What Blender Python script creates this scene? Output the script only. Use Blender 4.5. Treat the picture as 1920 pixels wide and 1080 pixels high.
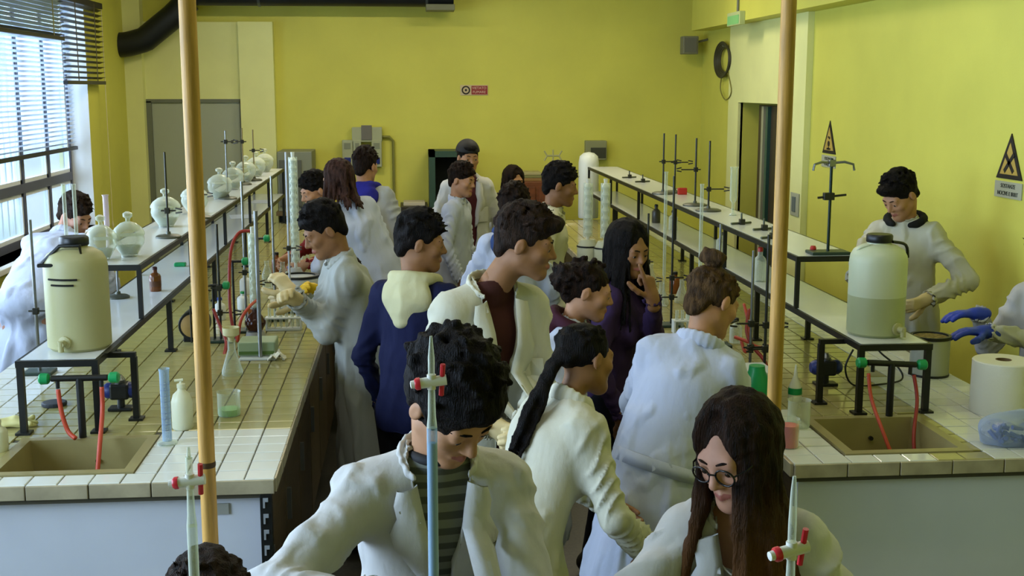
import bpy, bmesh, math, random
import numpy as np
from mathutils import Vector, Matrix

for o in list(bpy.data.objects): bpy.data.objects.remove(o)
random.seed(7); RNG = np.random.default_rng(11)
SC = bpy.context.scene; COL = SC.collection

# ------------------------------------------------------------------ camera, world, light, exposure
FPX, EYE = 2250.0, 2.1
PITCH = math.atan(375 / FPX); YAW = math.atan(202 * math.cos(PITCH) / FPX)
c_f = np.array([math.sin(YAW)*math.cos(PITCH), math.cos(YAW)*math.cos(PITCH), -math.sin(PITCH)])
c_r = np.array([math.cos(YAW), -math.sin(YAW), 0.0]); c_u = np.cross(c_r, c_f)
c_o = np.array([0, 0, EYE])
cam = bpy.data.cameras.new('camera'); cam.sensor_width = 36; cam.lens = FPX / 1920 * 36
cam_o = bpy.data.objects.new('camera', cam); COL.objects.link(cam_o)
cam_o.matrix_world = Matrix(((c_r[0], c_u[0], -c_f[0], 0), (c_r[1], c_u[1], -c_f[1], 0), (c_r[2], c_u[2], -c_f[2], EYE), (0, 0, 0, 1)))
cam.clip_start = .05; SC.camera = cam_o
SC.view_settings.view_transform = 'Standard'; SC.view_settings.look = 'None'
SC.view_settings.gamma = 1; SC.view_settings.use_curve_mapping = False
SC.view_settings.exposure = 0.0

W = bpy.data.worlds.new('world'); SC.world = W; W.use_nodes = True
W.node_tree.nodes['Background'].inputs[0].default_value = (.75, .86, 1, 1)
W.node_tree.nodes['Background'].inputs[1].default_value = 2.2

def area(name, loc, size, power, col, aim):
    l = bpy.data.lights.new(name, 'AREA'); l.shape = 'RECTANGLE'; l.size, l.size_y = size
    l.energy = power; l.color = col
    o = bpy.data.objects.new(name, l); COL.objects.link(o); o.location = loc
    o.rotation_euler = Vector(aim).to_track_quat('-Z', 'Y').to_euler(); return o
# daylight entering by the three windows of the left wall (just outside the panes)
WIN = [(8.15, 10.9), (4.5, 7.25), (0.85, 3.6)]
for i, (y0, y1) in enumerate(WIN):
    area('window_daylight', (-3.35, (y0+y1)/2, 1.95), (y1-y0, 1.9), (190, 270, 350)[i], (.72, .84, 1), (1, 0, -.12))

def at_z(x, y, z):
    d = c_f + c_r*(x-960)/FPX + c_u*(540-y)/FPX; return c_o + d*(z-EYE)/d[2]
def at_y(x, y, Y):
    d = c_f + c_r*(x-960)/FPX + c_u*(540-y)/FPX; return c_o + d*Y/d[1]
def at_x(x, y, X):
    d = c_f + c_r*(x-960)/FPX + c_u*(540-y)/FPX; return c_o + d*X/d[0]

# ------------------------------------------------------------------ materials
def lin(c):
    if isinstance(c, str): c = tuple(int(c[i:i+2], 16)/255 for i in (0, 2, 4))
    return tuple(x/12.92 if x <= .04045 else ((x+.055)/1.055)**2.4 for x in c) + (1,)
MATS = {}
def mat(name, col='808080', rough=.5, metal=0, noise=0, nscale=20, bump=0, bscale=60, stretch=(1, 1, 1), trans=0, ior=1.45, spec=.5, col2=None, emit=0, sss=0, alpha=1):
    if name in MATS: return MATS[name]
    m = bpy.data.materials.new(name); m.use_nodes = True; MATS[name] = m
    nt = m.node_tree; b = nt.nodes['Principled BSDF']; N = nt.nodes.new; L = nt.links.new
    b.inputs['Base Color'].default_value = lin(col); b.inputs['Roughness'].default_value = rough
    b.inputs['Metallic'].default_value = metal; b.inputs['Transmission Weight'].default_value = trans
    b.inputs['IOR'].default_value = ior; b.inputs['Specular IOR Level'].default_value = spec
    b.inputs['Alpha'].default_value = alpha
    if sss: b.inputs['Subsurface Weight'].default_value = sss; b.inputs['Subsurface Radius'].default_value = (.01, .006, .004)
    if emit:
        b.inputs['Emission Color'].default_value = lin(col); b.inputs['Emission Strength'].default_value = emit
    if noise or bump or col2:
        tc = N('ShaderNodeTexCoord'); mp = N('ShaderNodeMapping'); mp.inputs['Scale'].default_value = stretch
        L(tc.outputs['Object'], mp.inputs[0])
    if noise or col2:
        t = N('ShaderNodeTexNoise'); t.inputs['Scale'].default_value = nscale; t.inputs['Detail'].default_value = 5
        L(mp.outputs[0], t.inputs['Vector'])
        r = N('ShaderNodeValToRGB'); r.color_ramp.elements[0].position = .35; r.color_ramp.elements[1].position = .65
        c = lin(col)
        r.color_ramp.elements[0].color = tuple(x*(1-noise) for x in c[:3]) + (1,)
        r.color_ramp.elements[1].color = lin(col2) if col2 else tuple(min(1, x*(1+noise)) for x in c[:3]) + (1,)
        L(t.outputs[0], r.inputs[0]); L(r.outputs[0], b.inputs['Base Color'])
    if bump:
        t2 = N('ShaderNodeTexNoise'); t2.inputs['Scale'].default_value = bscale; t2.inputs['Detail'].default_value = 6
        L(mp.outputs[0], t2.inputs['Vector'])
        bp = N('ShaderNodeBump'); bp.inputs['Strength'].default_value = bump; bp.inputs['Distance'].default_value = .01
        L(t2.outputs[0], bp.inputs['Height']); L(bp.outputs[0], b.inputs['Normal'])
    return m
def clear(name, col='ffffff', body=.12, rough=.05):
    """thin lab glass or clear plastic: mostly see-through, a sheen that grows towards grazing"""
    if name in MATS: return MATS[name]
    m = bpy.data.materials.new(name); m.use_nodes = True; MATS[name] = m
    nt = m.node_tree; nt.nodes.clear(); N = nt.nodes.new; L = nt.links.new
    out = N('ShaderNodeOutputMaterial'); tr = N('ShaderNodeBsdfTransparent'); pr = N('ShaderNodeBsdfPrincipled')
    c = lin(col); tr.inputs[0].default_value = tuple(.55+.45*x for x in c[:3]) + (1,)
    pr.inputs['Base Color'].default_value = c; pr.inputs['Roughness'].default_value = rough
    lw = N('ShaderNodeLayerWeight'); lw.inputs[0].default_value = .35
    mx = N('ShaderNodeMath'); mx.operation = 'MULTIPLY_ADD'; mx.inputs[1].default_value = .75; mx.inputs[2].default_value = body
    L(lw.outputs['Facing'], mx.inputs[0]); ms = N('ShaderNodeMixShader')
    L(mx.outputs[0], ms.inputs[0]); L(tr.outputs[0], ms.inputs[1]); L(pr.outputs[0], ms.inputs[2]); L(ms.outputs[0], out.inputs[0])
    return m

# ------------------------------------------------------------------ object helpers
def tag(o, label=None, cat=None, group=None, kind=None):
    if label: o['label'] = label
    if cat: o['category'] = cat
    if group: o['group'] = group
    if kind: o['kind'] = kind
    return o
def empty(name, loc=(0, 0, 0), label=None, cat=None, group=None, kind=None):
    o = bpy.data.objects.new(name, None); COL.objects.link(o); o.location = loc; o.empty_display_size = .1
    return tag(o, label, cat, group, kind)
def place(o, parent):
    COL.objects.link(o)
    if parent is not None: o.parent = parent
    return o
class MB:
    """collects shapes given in world coordinates; build() links them as one mesh object"""
    def __init__(s): s.v = []; s.f = []; s.m = []; s.mi = 0
    def add(s, vs, fs):
        n = len(s.v); s.v += [tuple(map(float, v)) for v in vs]; s.f += [tuple(i+n for i in f) for f in fs]; s.m += [s.mi]*len(fs); return s
    def box(s, x0, x1, y0, y1, z0, z1, b=0):
        if b <= 0:
            return s.add([(x, y, z) for z in (z0, z1) for y in (y0, y1) for x in (x0, x1)],
                         [(0, 2, 3, 1), (4, 5, 7, 6), (0, 1, 5, 4), (2, 6, 7, 3), (0, 4, 6, 2), (1, 3, 7, 5)])
        bm = bmesh.new(); bmesh.ops.create_cube(bm, size=1)
        for v in bm.verts: v.co = Vector(((x0+x1)/2+v.co.x*(x1-x0), (y0+y1)/2+v.co.y*(y1-y0), (z0+z1)/2+v.co.z*(z1-z0)))
        bmesh.ops.bevel(bm, geom=bm.edges[:], offset=b, segments=2, affect='EDGES', profile=.5)
        bm.verts.index_update(); s.add([v.co[:] for v in bm.verts], [[v.index for v in f.verts] for f in bm.faces]); bm.free(); return s
    def lathe(s, c, prof, n=20, axis=(0, 0, 1), cap=True):
        """profile [(r, h)...] turned about axis through c"""
        a = Vector(axis).normalized(); u = a.orthogonal().normalized(); w = a.cross(u); c = Vector(c)
        vs = []; fs = []
        for r, h in prof:
            for i in range(n):
                t = 2*math.pi*i/n; vs.append(c + a*h + (u*math.cos(t)+w*math.sin(t))*r)
        for k in range(len(prof)-1):
            for i in range(n): j = (i+1) % n; fs.append((k*n+i, k*n+j, (k+1)*n+j, (k+1)*n+i))
        if cap:
            fs.append(tuple(range(n-1, -1, -1))); fs.append(tuple((len(prof)-1)*n+i for i in range(n)))
        return s.add(vs, fs)
    def rod(s, a, b, r, n=10, r2=None):
        a = Vector(a); b = Vector(b); d = b-a
        return s.lathe(a, [(r, 0), (r if r2 is None else r2, d.length)], n, d)
    def tube(s, pts, r, n=8, closed=False):
        P = [Vector(p) for p in pts]; vs = []; fs = []; m = len(P); ref = None
        for i, p in enumerate(P):
            d = (P[(i+1) % m]-P[i-1]) if closed else (P[min(i+1, m-1)]-P[max(i-1, 0)])
            d.normalize()
            if ref is None: ref = d.orthogonal().normalized()
            ref = (ref - d*ref.dot(d)).normalized(); w = d.cross(ref); rr = r[i] if hasattr(r, '__len__') else r
            for k in range(n): t = 2*math.pi*k/n; vs.append(p+(ref*math.cos(t)+w*math.sin(t))*rr)
        for i in range(m if closed else m-1):
            for k in range(n): j = (k+1) % n; q = (i+1) % m; fs.append((i*n+k, i*n+j, q*n+j, q*n+k))
        if not closed: fs.append(tuple(range(n-1, -1, -1))); fs.append(tuple((m-1)*n+k for k in range(n)))
        return s.add(vs, fs)
    def prism(s, poly, d):
        """planar polygon (3D points) pushed along d"""
        n = len(poly); P = [Vector(p) for p in poly]; d = Vector(d)
        return s.add(P+[p+d for p in P], [tuple(range(n-1, -1, -1)), tuple(range(n, 2*n))]+[(i, (i+1) % n, (i+1) % n+n, i+n) for i in range(n)])
    def build(s, name, m, parent=None, smooth=False, **kw):
        o = mesh_obj(name, s.v, s.f, m, parent, smooth)
        if isinstance(m, (list, tuple)): o.data.polygons.foreach_set('material_index', s.m)
        return tag(o, **kw)
def origin_of(parent):
    p = Vector((0, 0, 0))
    while parent is not None: p += parent.location; parent = parent.parent
    return p
def mesh_obj(name, v, f, m, parent=None, smooth=False):
    me = bpy.data.meshes.new(name); p = origin_of(parent)
    v = np.asarray(v, dtype=float)-np.array(p)
    me.from_pydata(v.tolist(), [], f if isinstance(f, list) else f.tolist())
    for x in (m if isinstance(m, (list, tuple)) else [m]): me.materials.append(x)
    bm = bmesh.new(); bm.from_mesh(me); bmesh.ops.recalc_face_normals(bm, faces=bm.faces[:]); bm.to_mesh(me); bm.free()
    if smooth:
        me.polygons.foreach_set('use_smooth', [True]*len(me.polygons))
        if smooth != 'all':
            try: me.set_sharp_from_angle(angle=math.radians(42))
            except Exception: pass
    return place(bpy.data.objects.new(name, me), parent)
def smooth_path(pts, n=8):
    P = [Vector(p) for p in pts]; out = []
    for i in range(len(P)-1):
        a, b, c, d = P[max(i-1, 0)], P[i], P[i+1], P[min(i+2, len(P)-1)]
        for k in range(n):
            t = k/n; out.append(.5*((2*b)+(c-a)*t+(2*a-5*b+4*c-d)*t*t+(3*b-a-3*c+d)*t**3))
    out.append(P[-1]); return out
def text_part(name, body, size, origin, xdir, up, m, parent, depth=.0012):
    cu = bpy.data.curves.new(name, 'FONT'); cu.body = body; cu.size = size; cu.align_x = 'CENTER'; cu.align_y = 'CENTER'; cu.extrude = depth
    t = bpy.data.objects.new(name, cu); COL.objects.link(t); dg = bpy.context.evaluated_depsgraph_get()
    me = bpy.data.meshes.new_from_object(t.evaluated_get(dg)); bpy.data.objects.remove(t)
    x = Vector(xdir).normalized(); u = Vector(up).normalized(); n = x.cross(u); p = Vector(origin)-origin_of(parent)
    for v in me.vertices: c = v.co.copy(); v.co = p+x*c.x+u*c.y+n*c.z
    me.materials.clear(); me.materials.append(m); return place(bpy.data.objects.new(name, me), parent)
# ------------------------------------------------------------------ the room
XL, XR, YB, YF, ZC = -2.75, 3.1, 12.5, -1.2, 3.7
m_yel = mat('yellow_paint', 'cecb58', .55, noise=.05, nscale=1.6, bump=.06, bscale=90)
m_pale = mat('pale_paint', 'e2e49c', .6, noise=.03, nscale=3)
m_wht = mat('white_paint', 'e4e4e0', .55)
m_flr = mat('terrazzo', '3f3c34', .35, noise=.25, nscale=60)
def struct(name, mb, m, parent=None, smooth=False):
    o = mb.build(name, m, parent, smooth)
    if parent is None: o['kind'] = 'structure'
    return o
struct('floor', MB().box(XL-.3, XR+1.6, YF, YB+.2, -.1, 0), m_flr)
struct('ceiling', MB().box(XL-.3, XR+1.6, YF, YB+.2, ZC, ZC+.1), mat('ceiling_paint', 'b4b4a2', .7))
struct('wall_back', MB().box(XL-.2, XR+.2, YB, YB+.2, 0, ZC), m_yel)
struct('wall_front', MB().box(XL-.2, XR+.2, YF-.2, YF, 0, ZC), m_yel)
# left wall: piers, parapets and lintels around the three windows
SILL, HEAD = .9, 2.85
wl = MB(); ys = [YF]
for y0, y1 in sorted(WIN): ys += [y0, y1]
ys.append(YB)
for i in range(0, len(ys), 2): wl.box(XL-.28, XL, ys[i], ys[i+1], 0, ZC)
for y0, y1 in WIN: wl.box(XL-.28, XL, y0, y1, 0, SILL).box(XL-.28, XL, y0, y1, HEAD, ZC)
struct('wall_left', wl, m_yel)
# right wall with the doorway, heavier wall above a ledge
DY0, DY1, DZ = 9.75, 11.0, 1.97
struct('wall_right', MB().box(XR, XR+.35, YF, DY0, 0, ZC).box(XR, XR+.35, DY1, YB, 0, ZC).box(XR, XR+.35, DY0, DY1, DZ, ZC), m_yel)
struct('trim_1', MB().box(XR-.2, XR+.01, YF, YB-.33, 2.67, ZC), m_yel)            # ledge of the upper wall
struct('trim_2', MB().box(XR-.025, XR+.02, DY1, 11.35, 0, 2.67).box(XR-.025, XR+.02, DY0, DY1, DZ, 2.67).box(XR-.05, XR+.02, 9.05, 9.4, 0, 2.67).box(XR-.025, XR+.02, 9.4, DY0, 0, 2.67), m_pale)
struct('trim_3', MB().box(-1.64, -1.3, YB-.12, YB+.02, 0, 2.75), m_pale)            # pilaster beside the grey door
struct('trim_4', MB().box(XL-.02, -2.58, YB-.16, YB+.02, 0, ZC), m_pale)
struct('trim_5', MB().box(-2.58, -1.64, YB-.05, YB+.02, 1.97, 2.75), m_pale)
d = empty('door_1', (-2.1, YB-.03, 0), kind='structure')
MB().box(-2.53, -1.66, YB-.04, YB+.01, 0, 1.96, .004).build('door_leaf', mat('grey_door', 'a3aa98', .6), d)
MB().box(-2.58, -2.53, YB-.06, YB+.01, 0, 1.97).box(-1.66, -1.62, YB-.06, YB+.01, 0, 1.97).box(-2.58, -1.62, YB-.06, YB+.01, 1.955, 1.99).build('door_frame', mat('door_frame_grey', '6d7263', .6), d)
# dark passage behind the right doorway with two racks of pipes
d = empty('door_2', (XR+.2, 10.4, 0), kind='structure')
MB().box(XR+.33, XR+1.5, DY0-.02, DY0, 0, 2.2).box(XR+.33, XR+1.5, DY1+.3, DY1+.32, 0, 2.2).box(XR+1.48, XR+1.5, DY0, DY1+.3, 0, 2.2).box(XR+.33, XR+1.5, DY0, DY1+.3, 2.0, 2.1).build('passage_lining', mat('passage_brown', '5a4a38', .7), d)
MB().box(XR+.06, XR+.11, 9.98, 10.62, 0, 1.95, .004).build('door_leaf', mat('dark_door', '3b3226', .5), d)
MB().box(XR+.03, XR+.06, 10.25, 10.31, .02, 1.94).build('door_bar', mat('teal_metal', '2e5148', .4), d)
MB().box(XR+.03, XR+.06, 10.38, 10.44, .02, 1.94).build('door_bar', mat('pale_metal', '9a9a80', .4), d)
# windows: frame, mullions, transom, panes, outside grille
m_frame = mat('window_grey', '55586a', .45); m_white_fr = mat('window_white', 'dfe4ea', .4)
m_pane = clear('pane_glass', 'dff0ff', .02)
for n, (y0, y1) in enumerate(WIN):
    w = empty('window_%d' % (n+1), (XL-.2, (y0+y1)/2, SILL), kind='structure')
    x = XL-.2; zt = 1.34
    f = MB().box(x-.03, x+.03, y0, y1, SILL, SILL+.06).box(x-.03, x+.03, y0, y1, HEAD-.05, HEAD).box(x-.03, x+.03, y0, y0+.05, SILL, HEAD).box(x-.03, x+.03, y1-.05, y1, SILL, HEAD)
    f.build('window_frame', m_frame, w)
    MB().box(x-.035, x+.035, y0+.05, y1-.05, zt-.035, zt+.035).build('transom', m_frame, w)
    nm = 4
    for k in range(1, nm):
        yy = y0+(y1-y0)*k/nm; MB().box(x-.03, x+.03, yy-.025, yy+.025, SILL+.05, HEAD-.04).build('mullion', m_frame, w)
    for k in range(nm):
        a, b = y0+(y1-y0)*k/nm+.026, y0+(y1-y0)*(k+1)/nm-.026
        for z0, z1 in ((SILL+.06, zt-.035), (zt+.035, HEAD-.05)):
            s_ = MB(); s_.box(x-.02, x+.02, a, a+.03, z0, z1).box(x-.02, x+.02, b-.03, b, z0, z1).box(x-.02, x+.02, a, b, z0, z0+.03).box(x-.02, x+.02, a, b, z1-.03, z1)
            sa = s_.build('sash', m_white_fr, w); MB().box(x-.004, x+.004, a+.03, b-.03, z0+.03, z1-.03).build('pane', m_pane, sa)
    MB().box(XL-.28, XL+.06, y0-.03, y1+.03, SILL-.04, SILL, .005).build('window_sill', m_wht, w)
    MB().box(XL-.17, XL-.001, y1-.006, y1+.0, SILL, HEAD).build('reveal', m_wht, w)
    if n == 0:
        for k in range(17):
            yy = y0+.08+k*.16; MB().box(x-.42, x-.36, yy, yy+.04, SILL-.2, HEAD+.1).build('grille_bar', mat('grille_white', 'c8d4e0', .5), w)
# blinds
m_slat = mat('blind_slat_pale', 'c9d2dc', .5); m_slat_d = mat('blind_slat_dark', '4c4636', .5); m_rail = mat('blind_rail', '2c2a2a', .4)
def blind(x, y0, y1, zt, zb, step, tilt, wid, ms, mr, label):
    b = empty('venetian_blind', (x, (y0+y1)/2, zt), label, 'blind', 'venetian blinds on the window wall')
    n = int((zt-zb)/step); me = None
    for k in range(n):
        z = zt-.05-k*step
        if me is None:
            c, s_ = math.cos(tilt)*wid/2, math.sin(tilt)*wid/2; q = MB()
            q.prism([(x-c, y0, z-s_), (x, y0, z+.002), (x+c, y0, z+s_), (x, y0, z+.004)], (0, y1-y0, 0)); o = q.build('slat', ms, b); me = o; zr = z
        else:
            o2 = me.copy(); place(o2, b); o2.location = (0, 0, z-zr)
    MB().box(x-.025, x+.025, y0, y1, zt-.03, zt+.02).build('head_rail', mr, b)
    MB().box(x-.02, x+.02, y0-.01, y1+.01, zb-.03, zb, .003).build('bottom_rail', mr, b)
    for yy in (y0+.3, y1-.3): MB().box(x-.001+wid/2, x+.001+wid/2, yy-.012, yy+.012, zb, zt).build('ladder_tape', ms, b)
    return b
blind(XL-.12, 8.2, 10.84, 2.83, 1.6, .037, .5, .035, m_slat, m_rail, 'pale venetian blind lowered inside the window recess, bright with daylight')
bl2 = blind(XL+.06, 10.0, 11.22, 2.82, 2.16, .045, .35, .05, m_slat_d, m_rail, 'dark half-raised venetian blind beside the black duct')
blind(XL+.06, 7.6, 9.96, 2.95, 2.5, .03, .35, .05, mat('blind_slat_olive', '6e6a34', .5), m_rail, 'olive blind bunched up high at the top left corner')
blind(XL-.12, 4.55, 7.2, 2.83, 2.3, .045, .45, .04, m_slat, m_rail, 'pale raised blind of the middle window')
MB().rod((XL+.075, 11.21, .9), (XL+.075, 11.21, 2.8), .004, 6).lathe((XL+.075, 11.21, .84), [(.008, 0), (.011, .03), (.006, .06)], 8).build('pull_cord', mat('cord_cream', 'cfc79a', .6), bl2)
# ceiling lamps (above the picture)
m_tube = mat('lamp_tube', 'fff1d6', .4, emit=6)
for (x, y, wh) in ((-1.0, 3.2, 'near left'), (1.3, 3.2, 'near right'), (-1.0, 6.6, 'middle left'), (1.3, 6.6, 'middle right'), (-1.0, 10, 'far left'), (1.3, 10, 'far right')):
    l = empty('ceiling_lamp', (x, y, 3.5), 'long fluorescent ceiling lamp, the '+wh+' one above the benches', 'lamp', 'fluorescent ceiling lamps')
    MB().box(x-.6, x+.6, y-.1, y+.1, 3.52, 3.6, .01).build('housing', m_wht, l)
    for xx in (x-.55, x+.55): MB().rod((xx, y, 3.6), (xx, y, ZC), .01).build('hanger', m_wht, l)
    for dy in (-.05, .05): MB().rod((x-.58, y+dy, 3.5), (x+.58, y+dy, 3.5), .016).build('tube', m_tube, l)
    a = area('lamp_light', (x, y, 3.47), (1.2, .2), 9 if y < 5 else 15 if y < 9 else 38, (1, .9, .68), (0, 0, -1))
# black ventilation duct
m_duct = mat('duct_black', '15191d', .45); D = .165
d0 = at_y(232, 92, 12.2); z_hi = 3.02
dk = empty('ventilation_duct', (d0[0], 12.2, 2.6), 'fat black ventilation duct bending down to the corner', 'duct')
p1 = at_y(215, 84, 12.2); p2 = at_y(262, 82, 12.2); p3 = at_y(340, 18, 12.2)
path = [Vector(p1), Vector(p1)*.5+Vector(p2)*.5] + [Vector(p2).lerp(Vector(p3), t) for t in (.12, .45, .8)] + [Vector((p3[0]+.08, 12.2, p3[2]+.09))]
MB().tube(smooth_path(path[:3], 5)+path[3:], .12, 18).build('elbow', m_duct, dk, True)
zp = at_y(600, 12, 12.2)[2]+.12
MB().rod((p3[0]+.02, 12.2, zp), (at_y(850, 0, 12.2)[0], 12.2, zp), .12, 18).build('pipe', m_duct, dk, True)
for px in (486, 800): x = at_y(px, 0, 12.2)[0]; MB().rod((x-.012, 12.2, zp), (x+.012, 12.2, zp), .127, 18).build('joint_band', mat('duct_band', '5d6668', .35, .6), dk, True)
x = at_y(825, 0, 12.2)[0]; MB().box(x-.14, x+.14, 12.05, 12.33, zp-.16, zp-.1, .005).build('end_collar', mat('duct_grey', '6f7158', .5), dk)
# two round wooden poles standing in front of the benches
m_pole = mat('pole_wood', 'b98c40', .55, noise=.18, nscale=14, stretch=(8, 8, .6), bump=.1, bscale=30)
for (x, y, lab) in ((-.42, 2.45, 'tall round yellow wooden pole in front of the left bench'), (.832, 2.6, 'tall round yellow wooden pole in front of the right bench')):
    p = empty('wooden_pole', (x, y, 0), lab, 'pole', 'wooden poles')
    MB().lathe((x, y, 0), [(.0165, 0), (.0165, 1.2), (.017, 2.4), (.017, ZC)], 20).build('shaft', m_pole, p, True)
    MB().lathe((x, y, 1.322), [(.0168, 0), (.0176, .003), (.0176, .009), (.0168, .012)], 20, cap=False).build('ring_mark', mat('pole_mark', '4a3210', .7), p, True)
    MB().lathe((x, y, 0), [(.06, 0), (.06, .012), (.02, .03)], 20).build('foot_plate', mat('iron', '2a2a28', .5, .6), p, True)
# ------------------------------------------------------------------ benches
ZB = .9
m_tw = mat('tile_white', 'd2d3c8', .12, noise=.03, nscale=8); m_tb = mat('tile_beige', '9d955f', .14, noise=.07, nscale=9)
m_te = mat('edge_tile', 'a0967a', .25, noise=.14, nscale=14); m_grout = mat('grout', '4a4636', .8)
m_sink = mat('sink_ceramic', '8f8457', .3, noise=.06, nscale=10); m_panel = mat('front_panel', 'cdd0d8', .5, noise=.03, nscale=4)
m_wood = mat('cabinet_brown', '4b3c22', .45, noise=.2, nscale=12, stretch=(1, 1, 6)); m_blk = mat('black_steel', '0e100f', .4)
m_shelf = mat('white_shelf', 'cfd3d4', .2); m_steel = mat('steel', '8a8c8c', .3, .9); m_dkst = mat('dark_rod', '3a3a34', .35, .7)
def proj(p):
    v = np.array(p)-c_o; w = v@c_f; return 960+FPX*(v@c_r)/w, 540-FPX*(v@c_u)/w
def bench(label, x0, x1, sink, white, aisle):
    yf, y1 = 3.64, 11.0; b = empty('lab_bench', ((x0+x1)/2, yf+.3, 0), label, 'bench', 'tiled laboratory benches')
    sx0, sx1, sy0, sy1 = sink; rim = .035
    # carcass, counter slab round the sink, front panel
    MB().box(x0+.06, x1-.06, yf+.08, y1-.05, .08, .6).box(x0+.06, x1-.06, sy1+.02, y1-.05, .6, .84).box(x0+.06, x1-.06, yf+.08, sy0-.01, .6, .84).box(x0+.06, sx0-.01, sy0-.01, sy1+.02, .6, .84).box(sx1+.01, x1-.06, sy0-.01, sy1+.02, .6, .84).build('carcass', m_wood, b)
    sl = MB()
    for a, c, e, g in ((x0+.012, x1-.012, yf+.012, sy0), (x0+.012, x1-.012, sy1, y1-.012), (x0+.012, sx0, sy0, sy1), (sx1, x1-.012, sy0, sy1)): sl.box(a, c, e, g, .835, ZB-.006)
    sl.build('counter_slab', m_grout, b)
    MB().box(x0+.03, x1-.03, yf+.045, yf+.075, .1, .842).build('front_panel', m_panel, b)
    MB().box(x0+.1, x1-.1, yf+.14, y1-.2, 0, .1).build('plinth', m_blk, b)
    yy = yf+.1
    while yy < y1-.3:                                   # cupboard doors along the aisle
        xs = x1-.06 if aisle > 0 else x0+.06
        q = MB().box(min(xs, xs+.02*aisle), max(xs, xs+.02*aisle), yy+.01, yy+.57, .12, .8, .003).build('door', m_wood, b)
        MB().box(min(xs+.02*aisle, xs+.035*aisle), max(xs+.02*aisle, xs+.035*aisle), yy+.05, yy+.07, .5, .62).build('handle', m_steel, q); yy += .58
    # sink
    s = MB(); i0, i1, j0, j1 = sx0+rim, sx1-rim, sy0+rim, sy1-rim; zr = ZB+.004; zb = .72
    for a, c, e, g in ((sx0, sx1, sy0, j0), (sx0, sx1, j1, sy1), (sx0, i0, j0, j1), (i1, sx1, j0, j1)): s.box(a, c, e, g, ZB-.03, zr)
    s.add([(i0, j0, zr), (i1, j0, zr), (i1, j1, zr), (i0, j1, zr), (i0+.02, j0+.02, zb), (i1-.02, j0+.02, zb), (i1-.02, j1-.02, zb), (i0+.02, j1-.02, zb)], [(0, 4, 5, 1), (1, 5, 6, 2), (2, 6, 7, 3), (3, 7, 4, 0), (4, 7, 6, 5)])
    sk = s.build('sink', m_sink, b)
    MB().lathe(((i0+i1)/2, (j0+j1)/2, zb+.001), [(.03, 0), (.028, .004), (.012, .001)], 14).build('drain', m_steel, sk, True)
    MB().rod(((i0+i1)/2+.03, j1-.018, ZB-.07), ((i0+i1)/2+.03, j1-.005, ZB-.07), .008).build('overflow_hole', m_blk, sk)
    # top tiles: largest 300 as parts
    nc = round((x1-x0)/.0945); px = (x1-x0)/nc; py = .0945; tiles = []
    nr = int((y1-yf)/py)
    for j in range(nr):
        for i in range(nc):
            a, c, e, g = x0+i*px, x0+(i+1)*px, yf+j*py, yf+(j+1)*py
            if a < sx1-.004 and c > sx0+.004 and e < sy1-.004 and g > sy0+.004:      # clip against the sink rim
                cand = [(a, min(c, sx0), e, g), (max(a, sx1), c, e, g), (a, c, e, min(g, sy0)), (a, c, max(e, sy1), g)]
                cand = [q for q in cand if q[1]-q[0] > .012 and q[3]-q[2] > .012]
                if not cand: continue
                a, c, e, g = max(cand, key=lambda q: (q[1]-q[0])*(q[3]-q[2])); full = False
            else: full = True
            cx, cy = (a+c)/2, (e+g)/2; u, v = proj((cx, cy, ZB))
            vis = -20 < u < 1940 and -20 < v < 1100
            tiles.append((0 if vis else 1, cy, a, c, e, g, full, white(cx, cy)))
    tiles.sort(); share = {}; rest = MB()
    def tile(q, a, c, e, g, dz=0):
        k = .0018; z0, z1, z2 = ZB-.008, ZB-.0022+dz, ZB+dz; a, c, e, g = a+k, c-k, e+k*2, g-k*2; n = .002
        q.add([(a, e, z0), (c, e, z0), (c, g, z0), (a, g, z0), (a, e, z1), (c, e, z1), (c, g, z1), (a, g, z1), (a+n, e+n, z2), (c-n, e+n, z2), (c-n, g-n, z2), (a+n, g-n, z2)],
              [(0, 1, 5, 4), (1, 2, 6, 5), (2, 3, 7, 6), (3, 0, 4, 7), (4, 5, 9, 8), (5, 6, 10, 9), (6, 7, 11, 10), (7, 4, 8, 11), (8, 9, 10, 11)])
    for n, (vis, cy, a, c, e, g, full, wh) in enumerate(tiles):
        m = m_tw if wh else m_tb
        if n < 300:
            if full and wh in share:
                o = share[wh][0].copy(); place(o, b); o.location = (a-share[wh][1], e-share[wh][2], random.uniform(-.0006, .0006))
            else:
                q = MB(); tile(q, a, c, e, g); o = q.build('tile', m, b)
                if full: share[wh] = (o, a, e)
        else: rest.mi = 0 if wh else 1; tile(rest, a, c, e, g, random.uniform(-.0006, .0006))
    rest.build('tile_field', [m_tw, m_tb], b, kind='stuff')
    # edge tiles round the front and the aisle side
    first = None
    n = round((x1-x0)/.178); w = (x1-x0)/n
    for i in range(n):
        a = x0+i*w
        if first is None: first = MB().box(a+.002, a+w-.002, yf-.004, yf+.01, ZB-.048, ZB-.003, .002).build('edge_tile', m_te, b); fa = a
        else: o = first.copy(); place(o, b); o.location = (a-fa, random.uniform(-.001, .001), 0)
    xs = x1 if aisle > 0 else x0; first = None
    for i in range(40):
        yy = yf+.012+i*.182
        if yy+.18 > y1: break
        if first is None: first = MB().box(xs-.01, xs+.004, yy+.002, yy+.178, ZB-.048, ZB-.003, .002).build('edge_tile', m_te, b); fy = yy
        else: o = first.copy(); place(o, b); o.location = (random.uniform(-.001, .001), yy-fy, 0)
    return b
LB = (-1.74, -.42); RB = (1.24, 2.3)
bench_l = bench('left tiled lab bench under the window side rack, with beige sink', *LB, (-1.335, -.87, 3.735, 4.15), lambda x, y: (y < 4.2 and x > -.87) or y < 3.74 or x < -1.42, 1)
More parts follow.
